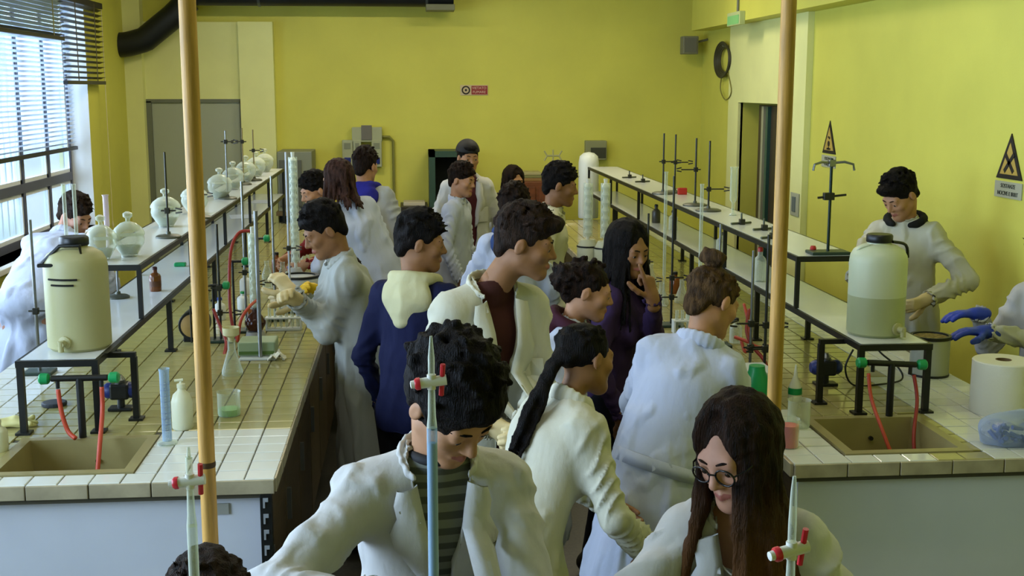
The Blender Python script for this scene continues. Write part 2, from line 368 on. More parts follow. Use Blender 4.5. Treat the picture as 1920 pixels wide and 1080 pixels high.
bench_r = bench('right tiled lab bench nearest the hazard signs, with beige sink', *RB, (1.44, 1.88, 3.72, 4.175), lambda x, y: x > 2.04 or (x > 1.9 and y < 4.75) or (y < 3.74 and x < 1.72) or (x < 1.44 and y < 4.3), -1)
# black perforated upright at the corner of the left bench, and a label on its front panel
u = empty('slotted_upright', (-.46, 3.66, 0), 'black slotted metal upright under the corner of the left bench', 'upright')
MB().box(-.468, -.432, 3.64, 3.672, 0, .85, .002).build('post', m_blk, u)
for k in range(16): z = .84-k*.052; MB().box(-.458, -.442, 3.636, 3.642, z-.014, z-.002).box(-.458, -.452, 3.636, 3.642, z-.034, z-.014).build('slot', mat('slot_grey', '8b9094', .5), u)
tag(MB().box(-.64, -.57, 3.679, 3.684, .775, .81).build('inventory_sticker', mat('sticker', '98988e', .5)), 'small grey inventory sticker on the white bench front', 'sticker')
# near bench (below the picture) carrying the burettes
nb = empty('near_bench', (.1, 1.5, 0), 'near work bench that the two front students lean over', 'bench')
MB().box(-1.3, 1.5, 1.2, 1.92, .82, .86, .006).build('worktop', mat('near_top', 'b9b7a8', .3), nb)
for x in (-1.25, 1.41): MB().box(x, x+.04, 1.25, 1.87, 0, .82).build('end_frame', m_blk, nb)

# ------------------------------------------------------------------ reagent racks
ZL, ZT = 1.165, 1.39
def rack(label, xe, side, yt0):
    """xe: aisle edge of the shelves; side -1 shelf runs to -x, +1 to +x"""
    xo = xe+side*.28; a, b_ = min(xe, xo), max(xe, xo); r = empty('reagent_rack', ((a+b_)/2, 5, ZB), label, 'rack', 'two-tier reagent racks')
    y1 = 10.9
    MB().box(a+.012, b_-.012, yt0+.012, y1-.012, ZT-.012, ZT).build('top_shelf', m_shelf, r)
    MB().box(a+.012, b_-.012, 4.22, y1-.012, ZL-.012, ZL).build('lower_shelf', m_shelf, r)
    for z, ys in ((ZT, yt0), (ZL, 4.2)):
        for x in (a, b_-.016): MB().box(x, x+.016, ys, y1, z-.024, z-.001).build('side_rail', m_blk, r)
        for y in (ys, y1-.016): MB().box(a+.016, b_-.016, y, y+.016, z-.024, z-.001).build('end_rail', m_blk, r)
    n = 6
    for k in range(n):
        y = yt0+.004+(y1-yt0-.03)*k/(n-1)
        for x in (a+.001, b_-.019): MB().box(x, x+.018, y, y+.018, ZL, ZT-.024).build('post', m_blk, r)
    for k in range(n):
        y = 4.204+(y1-4.24)*k/(n-1)
        for x in (a+.001, b_-.023):
            l = MB().box(x, x+.022, y, y+.022, ZB, ZL-.024).build('leg', m_blk, r)
            MB().box(x-.014, x+.036, y-.014, y+.036, ZB, ZB+.008).build('foot', m_blk, l)
    y = 4.36; x = xe-side*.085
    l = MB().box(x-.011, x+.011, y, y+.022, ZB, ZL-.03).build('leg', m_blk, r); MB().box(x-.025, x+.025, y-.014, y+.036, ZB, ZB+.008).build('foot', m_blk, l)
    MB().box(min(x, xe)-.008, max(x, xe)+.008, y, y+.022, ZL-.03, ZL-.012).build('bracket', m_blk, r)
    return r
rack_l = rack('black framed rack with white shelves along the left bench', -1.08, -1, 4.95)
rack_r = rack('black framed rack with white shelves along the right bench', 1.66, 1, 4.95)

# gas or water taps: black bar with two green knobs, red hoses into the sinks
m_grn = mat('knob_green', '0f8a4c', .35); m_red = mat('hose_red', 'b8442a', .45); m_dkred = mat('hose_dark_red', '8c2418', .4)
def tap(cx, y, z, half, lab, tilt=0):
    t = empty('bench_tap', (cx, y, ZB), lab, 'tap', 'black double taps with green knobs')
    MB().rod((cx, y, ZB), (cx, y, z), .013).build('column', m_blk, t, True)
    MB().rod((cx-half, y, z+tilt), (cx+half, y, z-tilt), .011).build('bar', m_blk, t, True)
    for s in (-1, 1):
        x = cx+s*half; zz = z-s*tilt
        k = MB().lathe((x+s*.005, y, zz), [(.012, 0), (.019, .006), (.02, .03), (.014, .036)], 12, (s, 0, 0)).build('knob', m_grn, t, True)
        MB().rod((x-s*.02, y, zz), (x-s*.02, y, zz-.035), .007).build('nozzle', m_blk, t, True)
    return t
# left: bar between px 85 and 212 at y 706
ta = at_y(85, 712, 4.14); tb = at_y(212, 706, 4.14)
tap((ta[0]+tb[0])/2, 4.14, (ta[2]+tb[2])/2, (tb[0]-ta[0])/2-.02, 'black double tap with green knobs under the left tank')
def hose(pts, r, m, lab, name='rubber_hose', group='red rubber hoses'):
    return tag(MB().tube(smooth_path(pts, 7), r, 8).build(name, m, None, 'all'), lab, 'hose', group)
hl = tb[0]-.04
hose([(hl, 4.14, tb[2]-.035), (hl, 4.13, 1.0), (hl+.005, 4.05, .9), (hl+.005, 4.0, .82), (hl, 3.96, .73)], .008, m_red, 'straight orange red hose hanging into the left sink')
hl = ta[0]+.04
hose([(hl, 4.14, ta[2]-.035), (hl+.01, 4.13, 1.0), (hl+.03, 4.12, .935), (hl+.06, 4.1, .912)], .008, m_red, 'short orange red hose curling on the left bench beside the sink')
tc = at_y(1617, 683, 4.16); td = at_y(1727, 683, 4.16)
tap((tc[0]+td[0])/2+.0, 4.16, tc[2], (td[0]-tc[0])/2-.02, 'black double tap with green knobs over the right sink', .006)
xa, xb = tc[0]+.045, td[0]-.045; xm = (xa+xb)/2
hose([(xa-.02, 4.16, tc[2]-.035), (xa-.02, 4.12, .98), (xa-.01, 4.02, .88), (xa+.03, 3.95, .74)], .007, m_red, 'orange hose hanging from the left green knob into the right sink')
hose([(xb+.02, 4.16, td[2]-.04), (xb+.02, 4.12, .97), (xb-.03, 4.02, .86), (xa+.09, 3.95, .74)], .007, m_dkred, 'dark red hose swinging from the right green knob into the right sink')

# ------------------------------------------------------------------ tanks
m_tank = mat('tank_plastic', 'a6a376', .45, sss=.15, noise=.02, nscale=5); m_tank2 = mat('tank_water', 'a0a67e', .4, sss=.15)
m_tankr = mat('tank_plastic_white', 'bcc3a4', .4, sss=.15)
def tank(c, r, h, lab, m_hi, m_lo, level, tap_a, lines):
    t = empty('water_tank', c, lab, 'tank', 'plastic dispensing tanks'); x, y, z = c
    prof = [(r*.9, 0), (r, .03*h), (r, .05*h)]; lo = prof+[(r, level*h)]
    hi = [(r, level*h), (r, .78*h), (r*.97, .84*h), (r*.86, .9*h), (r*.6, .945*h), (r*.42, .96*h), (r*.4, 1.0*h)]
    b = MB(); b.mi = 1; b.lathe(c, lo, 32, cap=False); b.mi = 0; b.lathe(c, hi, 32, cap=False)
    b.mi = 1; b.lathe(c, [(0.001, .0), (r*.9, 0)], 32, cap=False)
    b.build('body', [m_hi, m_lo], t, True)
    MB().lathe((x, y, z+.975*h), [(r*.44, 0), (r*.46, .01*h), (r*.46, .07*h), (r*.42, .085*h), (.001, .085*h)], 24).build('cap', m_blk, t, True)
    a = math.radians(tap_a); dx, dy = math.sin(a), -math.cos(a)
    s = MB().rod((x+dx*r*.9, y+dy*r*.9, z+.1*h), (x+dx*(r+.035), y+dy*(r+.035), z+.1*h), .012).rod((x+dx*(r+.03), y+dy*(r+.03), z+.13*h), (x+dx*(r+.03), y+dy*(r+.03), z+.03*h), .01).lathe((x+dx*(r-.002), y+dy*(r-.002), z+.1*h), [(.024, 0), (.024, .008), (.014, .012)], 14, (dx, dy, 0))
    s.build('spigot', m_tank, t, True)
    return t
tz = ZL
cL = at_z(150, 650, ZL); cL = (cL[0]+.0, 4.42, ZL+.0)
cL = (at_y(150, 640, 4.42)[0], 4.42, ZL)
tL = tank(cL, .112, .385, 'cloudy cream tank with black handle on the left rack', m_tank, m_tank, .5, -12, True)
x, y, z = cL
MB().tube([(x-.105, y-.055, z+.315), (x-.035, y-.06, z+.38), (x+.035, y-.06, z+.38), (x+.05, y-.09, z+.315), (x-.105, y-.09, z+.315)], .007, 8, True).build('handle', m_blk, tL, True)
for k, (dz, hw) in enumerate(((.265, .055), (.245, .042))):
    MB().tube([(x+.0+r_*math.sin(t_)*1.0, y-r_*math.cos(t_), z+dz) for r_ in (.113,) for t_ in np.linspace(-hw/.112-.2, hw/.112-.2, 9)], .004, 6).build('level_mark', m_blk, tL)
cR = (at_y(1640, 630, 4.4)[0], 4.4, ZL)
tR = tank(cR, .108, .365, 'pale green half-full tank with black cap on the right rack', m_tankr, m_tank2, .42, 25, False)
x, y, z = cR
MB().tube(smooth_path([(x-.05, y-.03, z+.35), (x-.085, y-.02, z+.335), (x-.085, y, z+.315)], 4), .006, 7).build('handle', m_tankr, tR, True)
MB().tube(smooth_path([(x+.04, y-.03, z+.36), (x+.1, y-.01, z+.345), (x+.115, y, z+.295)], 4), .006, 7).build('cap_strap', m_blk, tR, True)
# supporting end plates (the tanks stand past the shelf edge)
for c, lab in ((cL, 'thin black tray under the cream tank'), (cR, 'thin black tray under the pale green tank')):
    tag(MB().box(c[0]-.125, c[0]+.125, c[1]-.115, c[1]+.115, ZL-.001, ZL-.0002).build('tank_tray', m_blk), lab, 'tray', 'tank trays')

# ------------------------------------------------------------------ glassware builders
m_gl = clear('lab_glass', 'e6f0e4', .10); m_glw = clear('milky_glass', 'e2e8d8', .22, .12); m_glb = clear('blue_glass', 'a9c4dc', .3)
m_beadg = clear('bead_glass', 'eceee4', .5, .1)
def stand(base, top, lab, clamps=(), round_base=True, rod=None, r=.005, group='ring stands', bsize=.075):
    x, y, z = base; s = empty('ring_stand', base, lab, 'stand', group); rod = rod or m_dkst
    if round_base: MB().lathe(base, [(bsize, 0), (bsize, .008), (bsize*.8, .014), (.012, .018), (.01, .03)], 20).build('base', mat('stand_base', '54564a', .4, .3), s, True)
    else: MB().box(x-bsize, x+bsize, y-.05, y+.05, z, z+.014, .004).build('base', mat('stand_base_green', '263a30', .4), s)
    MB().rod((x, y, z+.01), (x, y, top), r).build('rod', rod, s, True)
    for (cz, dx, ln) in clamps:
        c = MB().box(x-.012, x+.012, y-.012, y+.012, cz-.014, cz+.014, .003).build('boss', m_dkst, s)
        MB().rod((x-.03*np.sign(dx), y, cz), (x+dx*ln, y, cz), .004).rod((x+dx*ln, y, cz-.012), (x+dx*(ln+.03), y-.012, cz-.006), .004).rod((x+dx*ln, y, cz+.012), (x+dx*(ln+.03), y-.012, cz+.006), .004).build('clamp', m_dkst, c)
    return s
def jar(base, r, lab, m=None):
    j = empty('lidded_glass_jar', base, lab, 'jar', 'lidded glass jars on the left rack'); m = m or m_glw
    MB().lathe(base, [(r*.5, 0), (r*.52, .01), (r*.62, .02), (r*.95, .035+r*.3), (r, .04+r*.5), (r*.95, .04+r*.8)], 24).build('bowl', m, j, True)
    z = base[2]+.04+r*.8
    lid = MB().lathe((base[0], base[1], z), [(r*1.02, 0), (r*1.02, .01), (r*.85, .03), (r*.5, .05), (r*.16, .058)], 24).build('lid', m, j, True)
    MB().lathe((base[0], base[1], z+.058), [(r*.14, 0), (r*.14, .012), (r*.3, .02), (r*.3, .034), (r*.1, .042)], 14).build('knob', m, lid, True)
    MB().lathe((base[0], base[1], base[2]+.012), [(r*.55, 0), (r*.7, .03), (r*.7, .034)], 20).build('contents', mat('grey_green_plate', '75826a', .5), j, True)
    return j
def flask(base, r, h, lab, neck=.014, liquid=None, m=None, group='glass flasks'):
    f = empty('conical_flask', base, lab, 'flask', group)
    MB().lathe(base, [(r*.96, 0), (r, .006), (r*.97, .02), (neck, h*.72), (neck, h*.97), (neck*1.25, h)], 22, cap=False).build('body', m or m_gl, f, True)
    if liquid: MB().lathe((base[0], base[1], base[2]+.003), [(r*.94, 0), (r*.95, .015), (r*.95-(r-neck)*.35, h*.25)], 20).build('liquid', liquid, f, True)
    return f
def beaker(base, r, h, lab, liquid=None, lh=.3, m=None, group='beakers'):
    f = empty('beaker', base, lab, 'beaker', group)
    MB().lathe(base, [(.001, .001), (r*.93, 0), (r, .008), (r, h*.96), (r*1.06, h)], 22, cap=False).build('body', m or m_gl, f, True)
    if liquid: MB().lathe((base[0], base[1], base[2]+.003), [(r*.93, 0), (r*.96, .008), (r*.96, h*lh)], 20).build('liquid', liquid, f, True)
    return f
def tube_glass(base, z0, z1, r, lab, name='glass_tube', m=None, group='upright glass tubes'):
    x, y, z = base; f = empty(name, base, lab, 'glass tube', group)
    MB().lathe((x, y, z0), [(r*.4, 0), (r*.4, .04), (r, .06), (r, z1-z0-.01), (r*1.3, z1-z0)], 12).build('body', m or m_glw, f, True)
    MB().lathe((x, y, z), [(.021, 0), (.021, .006), (.008, .014), (.006, z0-z+.01)], 14).build('foot', m or m_glw, f, True)
    return f
def bead_condenser(x, y, z0, z1, r, lab):
    f = empty('bulb_condenser', (x, y, z0), lab, 'condenser', 'bulb condensers'); prof = [(r*.4, 0), (r*.4, .03)]; z = .03; n = max(4, int((z1-z0-.06)/(r*1.7))); p = (z1-z0-.06)/n
    for k in range(n):
        for t in (.12, .5, .88): prof.append((r*(.45+.55*math.sin(math.pi*t)), z+p*t))
        z += p
    prof += [(r*.4, z), (r*.5, z+.03)]
    MB().lathe((x, y, z0), prof, 14).build('bulbs', m_beadg, f, True)
    MB().lathe((x, y, z0+.03), [(r*1.12, 0), (r*1.12, z1-z0-.06)], 14, cap=False).build('jacket', m_gl, f, True)
    return f
# ------------------------------------------------------------------ bodies: smooth signed-distance shapes meshed with surface nets
def V3(*a): return np.array(a, dtype=float)
def nrm(v): v = np.asarray(v, float); return v/(np.linalg.norm(v)+1e-9)
class Field:
    def __init__(s, lo, hi, h):
        s.lo = np.asarray(lo, float); s.h = h; s.n = np.ceil((np.asarray(hi)-s.lo)/h).astype(int)+1
        s.d = np.full(s.n, .2, np.float32)
    def sub_grid(s, lo, hi):
        a = np.clip(np.floor((lo-s.lo)/s.h).astype(int), 0, s.n); b = np.clip(np.ceil((hi-s.lo)/s.h).astype(int)+1, 0, s.n)
        if (b <= a).any(): return None, None
        sl = tuple(slice(a[i], b[i]) for i in range(3))
        X, Y, Z = (s.lo[i]+s.h*np.arange(a[i], b[i], dtype=np.float32) for i in range(3))
        return sl, (X[:, None, None], Y[None, :, None], Z[None, None, :])
    def mix(s, sl, q, k, op):
        d = s.d[sl]; q = q.astype(np.float32)
        if op == 'sub': q = -q; t = np.maximum(k-np.abs(d-q), 0)/k; s.d[sl] = np.maximum(d, q)+t*t*k*.25
        else: t = np.maximum(k-np.abs(d-q), 0)/k; s.d[sl] = np.minimum(d, q)-t*t*k*.25
    def cone(s, a, b, ra, rb, k=.02, flat=None, op='add'):
        a = np.asarray(a, float); b = np.asarray(b, float); R = max(ra, rb)*(flat[1] if flat else 1)+max(k, 2*s.h)+s.h
        sl, g = s.sub_grid(np.minimum(a, b)-R, np.maximum(a, b)+R)
        if sl is None: return
        px, py, pz = g[0]-a[0], g[1]-a[1], g[2]-a[2]; ab = b-a
        if flat:
            u, f = np.asarray(flat[0], float), flat[1]; ab2 = ab+(1/f-1)*(ab@u)*u; du = px*u[0]+py*u[1]+pz*u[2]; e = (1/f-1)*du
            px, py, pz = px+e*u[0], py+e*u[1], pz+e*u[2]; ab = ab2
        L = ab@ab+1e-9; t = np.clip((px*ab[0]+py*ab[1]+pz*ab[2])/L, 0, 1)
        q = np.sqrt((px-t*ab[0])**2+(py-t*ab[1])**2+(pz-t*ab[2])**2)-(ra+(rb-ra)*t)
        s.mix(sl, q, k, op)
    def ell(s, c, R, r, k=.02, op='add'):
        c = np.asarray(c, float); r = np.asarray(r, float); m = np.sqrt(((np.asarray(R).T*r)**2).sum(1))+max(k, 2*s.h)+s.h
        sl, g = s.sub_grid(c-m, c+m)
        if sl is None: return
        p = [g[i]-c[i] for i in range(3)]; q0 = 0; q1 = 0
        for i in range(3):
            e = p[0]*R[i][0]+p[1]*R[i][1]+p[2]*R[i][2]; q0 = q0+(e/r[i])**2; q1 = q1+(e/r[i]**2)**2
        q0 = np.sqrt(q0); s.mix(sl, q0*(q0-1)/np.maximum(np.sqrt(q1), 1e-6), k, op)
    def func(s, lo, hi, fn, k=.008, op='sub'):
        sl, g = s.sub_grid(np.asarray(lo), np.asarray(hi))
        if sl is not None: s.mix(sl, np.broadcast_to(fn(*g), s.d[sl].shape), k, op)
    def cut(s, p, n):
        """keep the side where (x-p).n < 0"""
        X, Y, Z = (s.lo[i]+s.h*np.arange(s.n[i], dtype=np.float32) for i in range(3)); n = nrm(n)
        s.d = np.maximum(s.d, ((X-p[0])*n[0])[:, None, None]+((Y-p[1])*n[1])[None, :, None]+((Z-p[2])*n[2])[None, None, :]).astype(np.float32)
    def mesh(s):
        d = np.pad(s.d, 1, constant_values=.2); S = d < 0
        cnt = sum(S[i:S.shape[0]-1+i, j:S.shape[1]-1+j, k:S.shape[2]-1+k].astype(np.int8) for i in (0, 1) for j in (0, 1) for k in (0, 1))
        act = (cnt > 0) & (cnt < 8); I = np.argwhere(act); vid = np.full(act.shape, -1, np.int32); vid[act] = np.arange(len(I))
        acc = np.zeros((len(I), 3)); n = np.zeros(len(I))
        cs = [(i, j, k) for i in (0, 1) for j in (0, 1) for k in (0, 1)]
        for o1 in cs:
            for ax in range(3):
                if o1[ax]: continue
                o2 = list(o1); o2[ax] = 1
                A = d[I[:, 0]+o1[0], I[:, 1]+o1[1], I[:, 2]+o1[2]]; B = d[I[:, 0]+o2[0], I[:, 1]+o2[1], I[:, 2]+o2[2]]
                m = (A < 0) != (B < 0); t = np.where(m, A/np.where(m, A-B, 1), 0); P = np.tile(np.array(o1, float), (len(I), 1)); P[:, ax] += t
                acc += P*m[:, None]; n += m
        Vt = (I+acc/n[:, None]-1)*s.h+s.lo; Q = []
        for ax in range(3):
            a, b = [(1, 2), (2, 0), (0, 1)][ax]
            c0 = [slice(1, -1)]*3; c1 = [slice(1, -1)]*3; c0[ax] = slice(0, -1); c1[ax] = slice(1, None)
            s0 = S[tuple(c0)]; s1 = S[tuple(c1)]; E = np.argwhere(s0 != s1); fl = s0[s0 != s1]
            off = np.ones(3, int); off[ax] = 0; E = E+off
            def cell(da, db):
                e = E.copy(); e[:, a] -= da; e[:, b] -= db; return vid[e[:, 0], e[:, 1], e[:, 2]]
            q = np.stack([cell(1, 1), cell(0, 1), cell(0, 0), cell(1, 0)], 1); q[~fl] = q[~fl][:, ::-1]; Q.append(q)
        return Vt, np.concatenate(Q)
def relax(V, Q, it=1, f=.5):
    for _ in range(it):
        acc = np.zeros_like(V); n = np.zeros(len(V))
        for i in range(4):
            for j in (1, 3): np.add.at(acc, Q[:, i], V[Q[:, (i+j) % 4]]); np.add.at(n, Q[:, i], 1)
        V = V+f*(acc/np.maximum(n, 1)[:, None]-V)
    return V
def normals(V, Q):
    fn = np.cross(V[Q[:, 2]]-V[Q[:, 0]], V[Q[:, 3]]-V[Q[:, 1]]); vn = np.zeros_like(V)
    for i in range(4): np.add.at(vn, Q[:, i], fn)
    return vn/(np.linalg.norm(vn, axis=1)[:, None]+1e-12)
def np_obj(name, V, Q, m, parent, mi=None):
    me = bpy.data.meshes.new(name); p = np.array(origin_of(parent)); V = (V-p).astype(np.float32); n = len(Q)
    me.vertices.add(len(V)); me.vertices.foreach_set('co', V.ravel()); me.loops.add(n*4); me.loops.foreach_set('vertex_index', Q.astype(np.int32).ravel())
    me.polygons.add(n); me.polygons.foreach_set('loop_start', np.arange(0, n*4, 4, dtype=np.int32))
    for x in (m if isinstance(m, (list, tuple)) else [m]): me.materials.append(x)
    if mi is not None: me.polygons.foreach_set('material_index', mi.astype(np.int32))
    me.polygons.foreach_set('use_smooth', np.ones(n, bool)); me.update(); me.validate(); return place(bpy.data.objects.new(name, me), parent)
def waves(V, seed, freq, amp, n=5, squash=(1, 1, 1)):
    r = np.random.default_rng(seed); out = np.zeros(len(V)); P = V*np.array(squash)
    for i in range(n):
        k = r.normal(size=3); k = k/np.linalg.norm(k)*freq*r.uniform(.6, 1.5)*2*math.pi
        w = r.normal(size=3)*freq*3; ph = r.uniform(0, 6.28)
        out += 1-2*np.abs(np.sin((P@k+ph+.8*np.sin(P@w))/2))
    return out*amp/math.sqrt(n)

SKIN = {'fair': mat('skin_fair', 'aa7c5a', .6, sss=.08, noise=.05, nscale=30), 'tan': mat('skin_tan', '8c6240', .6, sss=.08, noise=.06, nscale=30), 'pink': mat('skin_pink', 'b08068', .6, sss=.08, noise=.05, nscale=30)}
m_lip = mat('lips', '94564c', .45); m_eye = mat('eye_white', 'd8d4cc', .2); m_iris = mat('eye_iris', '1d130c', .15)
def cloth(name, col, rough=.85, b=.6): return mat(name, col, rough, noise=.05, nscale=6, bump=b, bscale=17, stretch=(1, 1, .45), spec=.2)
COAT = {'white': cloth('coat_white', 'bcbbb8'), 'blue': cloth('coat_blue_white', 'b0b6c6'), 'cream': cloth('coat_cream', 'bdbba8'), 'grey': cloth('coat_grey', 'a6a8a2')}
def hairm(name, col, col2): return mat(name, col, .55, noise=.3, nscale=26, stretch=(3, 3, .5), col2=col2, bump=1.0, bscale=110, spec=.12)
HAIR = {'black': hairm('hair_black', '0b0908', '17110e'), 'dark': hairm('hair_dark_brown', '140d08', '2a1b11'), 'brown': hairm('hair_brown', '1f150d', '33241a'), 'auburn': hairm('hair_auburn', '2c1c15', '483028'), 'light': hairm('hair_light_brown', '3b2a18', '5c452a'), 'ombre': hairm('hair_chestnut', '1a100a', '2e1c11')}
m_trs = cloth('trousers_dark', '15161c'); m_shoe = mat('shoe_dark', '191715', .6); m_latex = mat('latex_glove', 'c9b583', .5, sss=.1); m_bglove = mat('nitrile_glove_blue', '1f3aa8', .45); m_yglove = mat('rubber_glove_yellow', 'd8b21e', .45)

def head_axes(yaw, pitch, roll):
    a, p, r = (math.radians(q) for q in (yaw, pitch, roll)); f0 = V3(math.sin(a), -math.cos(a), 0); l0 = V3(math.cos(a), math.sin(a), 0); u0 = V3(0, 0, 1)
    f = f0*math.cos(p)-u0*math.sin(p); u = u0*math.cos(p)+f0*math.sin(p)
    return np.array([l0*math.cos(r)-u*math.sin(r), f, u*math.cos(r)+l0*math.sin(r)])

def hand_prims(F, W, d, n, side, curl, inf=0, point=False):
    d = nrm(d); n = nrm(n-d*(n@d)); s = np.cross(d, n)*side          # s: towards the thumb
    F.cone(W-d*.03, W+d*.02, .024+inf, .025+inf, .01, (s, 1.25))
    for o, l in ((.022, .088), (.008, .092), (-.007, .088), (-.021, .08)): F.cone(W+d*.02+s*o*.7, W+d*l+s*o, .0135+inf, .0105+inf, .012)
    for i, (o, b, L) in enumerate(((.026, .086, .072), (.009, .092, .08), (-.008, .088, .075), (-.024, .08, .058))):
        p = W+d*b+s*o; ang = 0; c = curl if not (point and i == 0) else .08
        for j, fr in enumerate((.45, .32, .23)):
            ang += c*(1.0, 1.15, .8)[j]; v = d*math.cos(ang)+n*math.sin(ang)+s*o*(.9 if c < .3 else .1); q = p+nrm(v)*L*fr
            F.cone(p, q, .0092-.0008*j+inf, .0086-.0008*j+inf, .003); p = q
    p = W+d*.022+s*.022+n*.004; v = nrm(d*.6+s*.75+n*.25)
    for L, c in ((.045, 0), (.032, .35), (.026, .35)):
        v = nrm(v+c*(d*.7-s*.5+n*.4*curl)); q = p+v*L; F.cone(p, q, .0125+inf, .0095+inf, .006); p = q

def person(name_label, group, hc, s=1.0, yaw=0, lean=5, sway=0, head=(0, 0, 0), hair='short', hcol='dark', skin='fair', top='coat', coat='white', open_=0, armL=None, armR=None, shirt='3a3a3a', gloves=None, collar=True, female=False, hem=.62, fine=.0085, hood=None, seed=0, quiff=0, hand_curl=(.5, .5), point=None, hair_len=.3, extra=None, neck_len=.172, trouser=None, sk_flare=1.0, noff=(0, 0, 0), hsc=1.0):
    r = random.Random(seed+3); hcw = at_y(*hc) if len(hc) == 3 and hc[2] > 1.7 and hc[0] > 20 else np.array(hc, float)
    ax = head_axes(*head); a = math.radians(yaw); f = V3(math.sin(a), -math.cos(a), 0); l = V3(math.cos(a), math.sin(a), 0); z = V3(0, 0, 1)
    le, sw = math.radians(lean), math.radians(sway)
    ut = nrm(z*math.cos(le)*math.cos(sw)+f*math.sin(le)+l*math.sin(sw)); ft = nrm(f-ut*(f@ut)); lt = np.cross(ut, ft)*-1
    if lt@l < 0: lt = -lt
    nd = nrm(ut*.62+ax[2]*.38+ft*.12)
    N = hcw-nd*neck_len*s+(f*noff[0]+l*noff[1]+z*noff[2]); P = N-ut*.52*s
    sh_w = (.145 if female else .162)*s
    root = empty('person', (P[0], P[1], 0), name_label, 'person', group)
    shl = {1: N-ut*.06*s+lt*sh_w, -1: N-ut*.06*s-lt*sh_w}
    def arm(sd, spec):
        S = shl[sd]; L1, L2 = .285*s, .255*s
        if spec is None: spec = dict(rel=(.10, .07, -.50))
        if 'px' in spec: Wp = at_y(*spec['px'])
        elif 'w' in spec: Wp = V3(*spec['w'])
        else: q = spec['rel']; Wp = S+(f*q[0]+l*sd*q[1]+z*q[2])*s
        pole = spec.get('pole', (-.5, .6, -.4)); pv = f*pole[0]+l*sd*pole[1]+z*pole[2]
        v = Wp-S; D = np.linalg.norm(v); D2 = min(D, (L1+L2)*.995); Wp = S+v/D*D2; D = D2
        x = (L1*L1-L2*L2+D*D)/(2*D); hgt = math.sqrt(max(L1*L1-x*x, 1e-6)); vd = nrm(v); pv = nrm(pv-vd*(pv@vd))
        E = S+vd*x+pv*hgt; hd = nrm(Wp-E) if 'hd' not in spec else nrm(V3(*spec['hd']))
        pn = V3(*spec['palm']) if 'palm' in spec else (-l*sd*.8+f*.2-z*.2)
        return S, E, Wp, hd, pn
    A = {1: arm(1, armL), -1: arm(-1, armR)}
    hips = {sd: P-ut*.02+lt*sd*.088*s for sd in (1, -1)}; knees = {}; feet = {}
    for sd in (1, -1):
        ft_p = V3(P[0], P[1], 0)-f*0.02+l*sd*.1*s; feet[sd] = ft_p+z*.075
        K = (hips[sd]+feet[sd])/2; dd = np.linalg.norm(hips[sd]-feet[sd]); full = .86*s
        if dd < .6*s: knees[sd] = hips[sd]+f*.38*s+z*.01; feet[sd] = V3(knees[sd][0], knees[sd][1], .075); continue
        K = K+f*min(.05, math.sqrt(max(full*full-dd*dd, .0025))/2*.9); knees[sd] = K
    def torso(F, inf, k=.03):
        F.cone(shl[1]-lt*.035*s, shl[-1]+lt*.035*s, .052*s+inf, .052*s+inf, k)
        for sd in (1, -1): F.cone(N+ut*.015, shl[sd]-lt*sd*.03+ut*.006, .042*s+inf*.8, .05*s+inf, k)
        F.cone(N-ut*.14*s, N-ut*.31*s, .104*s+inf, .094*s+inf, k, (lt, 1.38)); F.cone(N-ut*.31*s, P-ut*.03, .094*s+inf, .106*s+inf, k, (lt, 1.4))
        if female:
            for sd in (1, -1): F.ell(N-ut*.2*s+lt*sd*.066*s+ft*.085*s, np.array([lt, ft, ut]), (.055+inf, .05+inf, .058+inf), .03)
    # ---- body: one skin mesh made of coarse limbs plus fine head and hands
    lo = np.minimum.reduce([N, P]+[feet[1], feet[-1]]+[A[q][i] for q in (1, -1) for i in (0, 1, 2)])-.2; hi = np.maximum.reduce([hcw, P]+[A[q][i] for q in (1, -1) for i in (0, 1, 2)])+.2; lo[2] = -.02
    F = Field(lo, hi, .016); torso(F, -.024 if not (extra and 'chest' in extra) else -.004)
    for sd in (1, -1):
        S, E, Wp, hd, pn = A[sd]; F.cone(S, E, .036*s, .028*s); F.cone(E, Wp, .028*s, .024*s)
        F.cone(hips[sd], knees[sd], .072*s, .05*s); F.cone(knees[sd], feet[sd], .05*s, .036*s); F.cone(feet[sd]-z*.03, feet[sd]-z*.04+f*.14*s, .034, .028)
    F.cone(N-ut*.03, N+nd*.04, .045*s, .04*s)
    VQ = [F.mesh()]
    hs = s*.985*hsc
    def w(x, y, zz): return hcw+hs*(ax[0]*x+ax[1]*y+ax[2]*zz)
    F = Field(hcw-.2, hcw+.2, .0042 if fine < .0095 else .0055)
    E_ = lambda c, rr, k=.015, op='add': F.ell(w(*c), ax, np.array(rr)*hs, k, op)
    E_((0, -.018, .032), (.074, .094, .085)); E_((0, .032, -.03), (.058, .062, .078), .03); jw = .036 if female else .042
    for sd in (1, -1):
        F.cone(w(sd*jw, -.0, -.058), w(sd*.012, .068, -.094), .02*hs, .018*hs, .03); E_((sd*.04, .06, -.022), (.022, .022, .02), .02)
    E_((0, .072, -.095), (.02, .016, .015), .02); F.cone(w(-.036, .076, .02), w(.036, .076, .02), .013*hs, .013*hs, .02)
    for sd in (1, -1):
        E_((sd*.032, .1, .0), (.018, .017, .0125), .012, 'sub'); E_((sd*.032, .0775, .001), (.0155, .0145, .0145), .004); E_((sd*.032, .094, -.004), (.0135, .0085, .0042), .002, 'sub')
    F.cone(w(0, .086, .012), w(0, .107, -.026), .0075*hs, .0115*hs, .012)
    for sd in (1, -1): E_((sd*.011, .095, -.031), (.0085, .01, .0075), .006)
    for zz, rr in ((-.058, .0052), (-.0668, .006)):
        for sd in (1, -1): F.cone(w(0, .0935, zz), w(sd*.022, .082, -.063), rr*hs, .004*hs, .006)
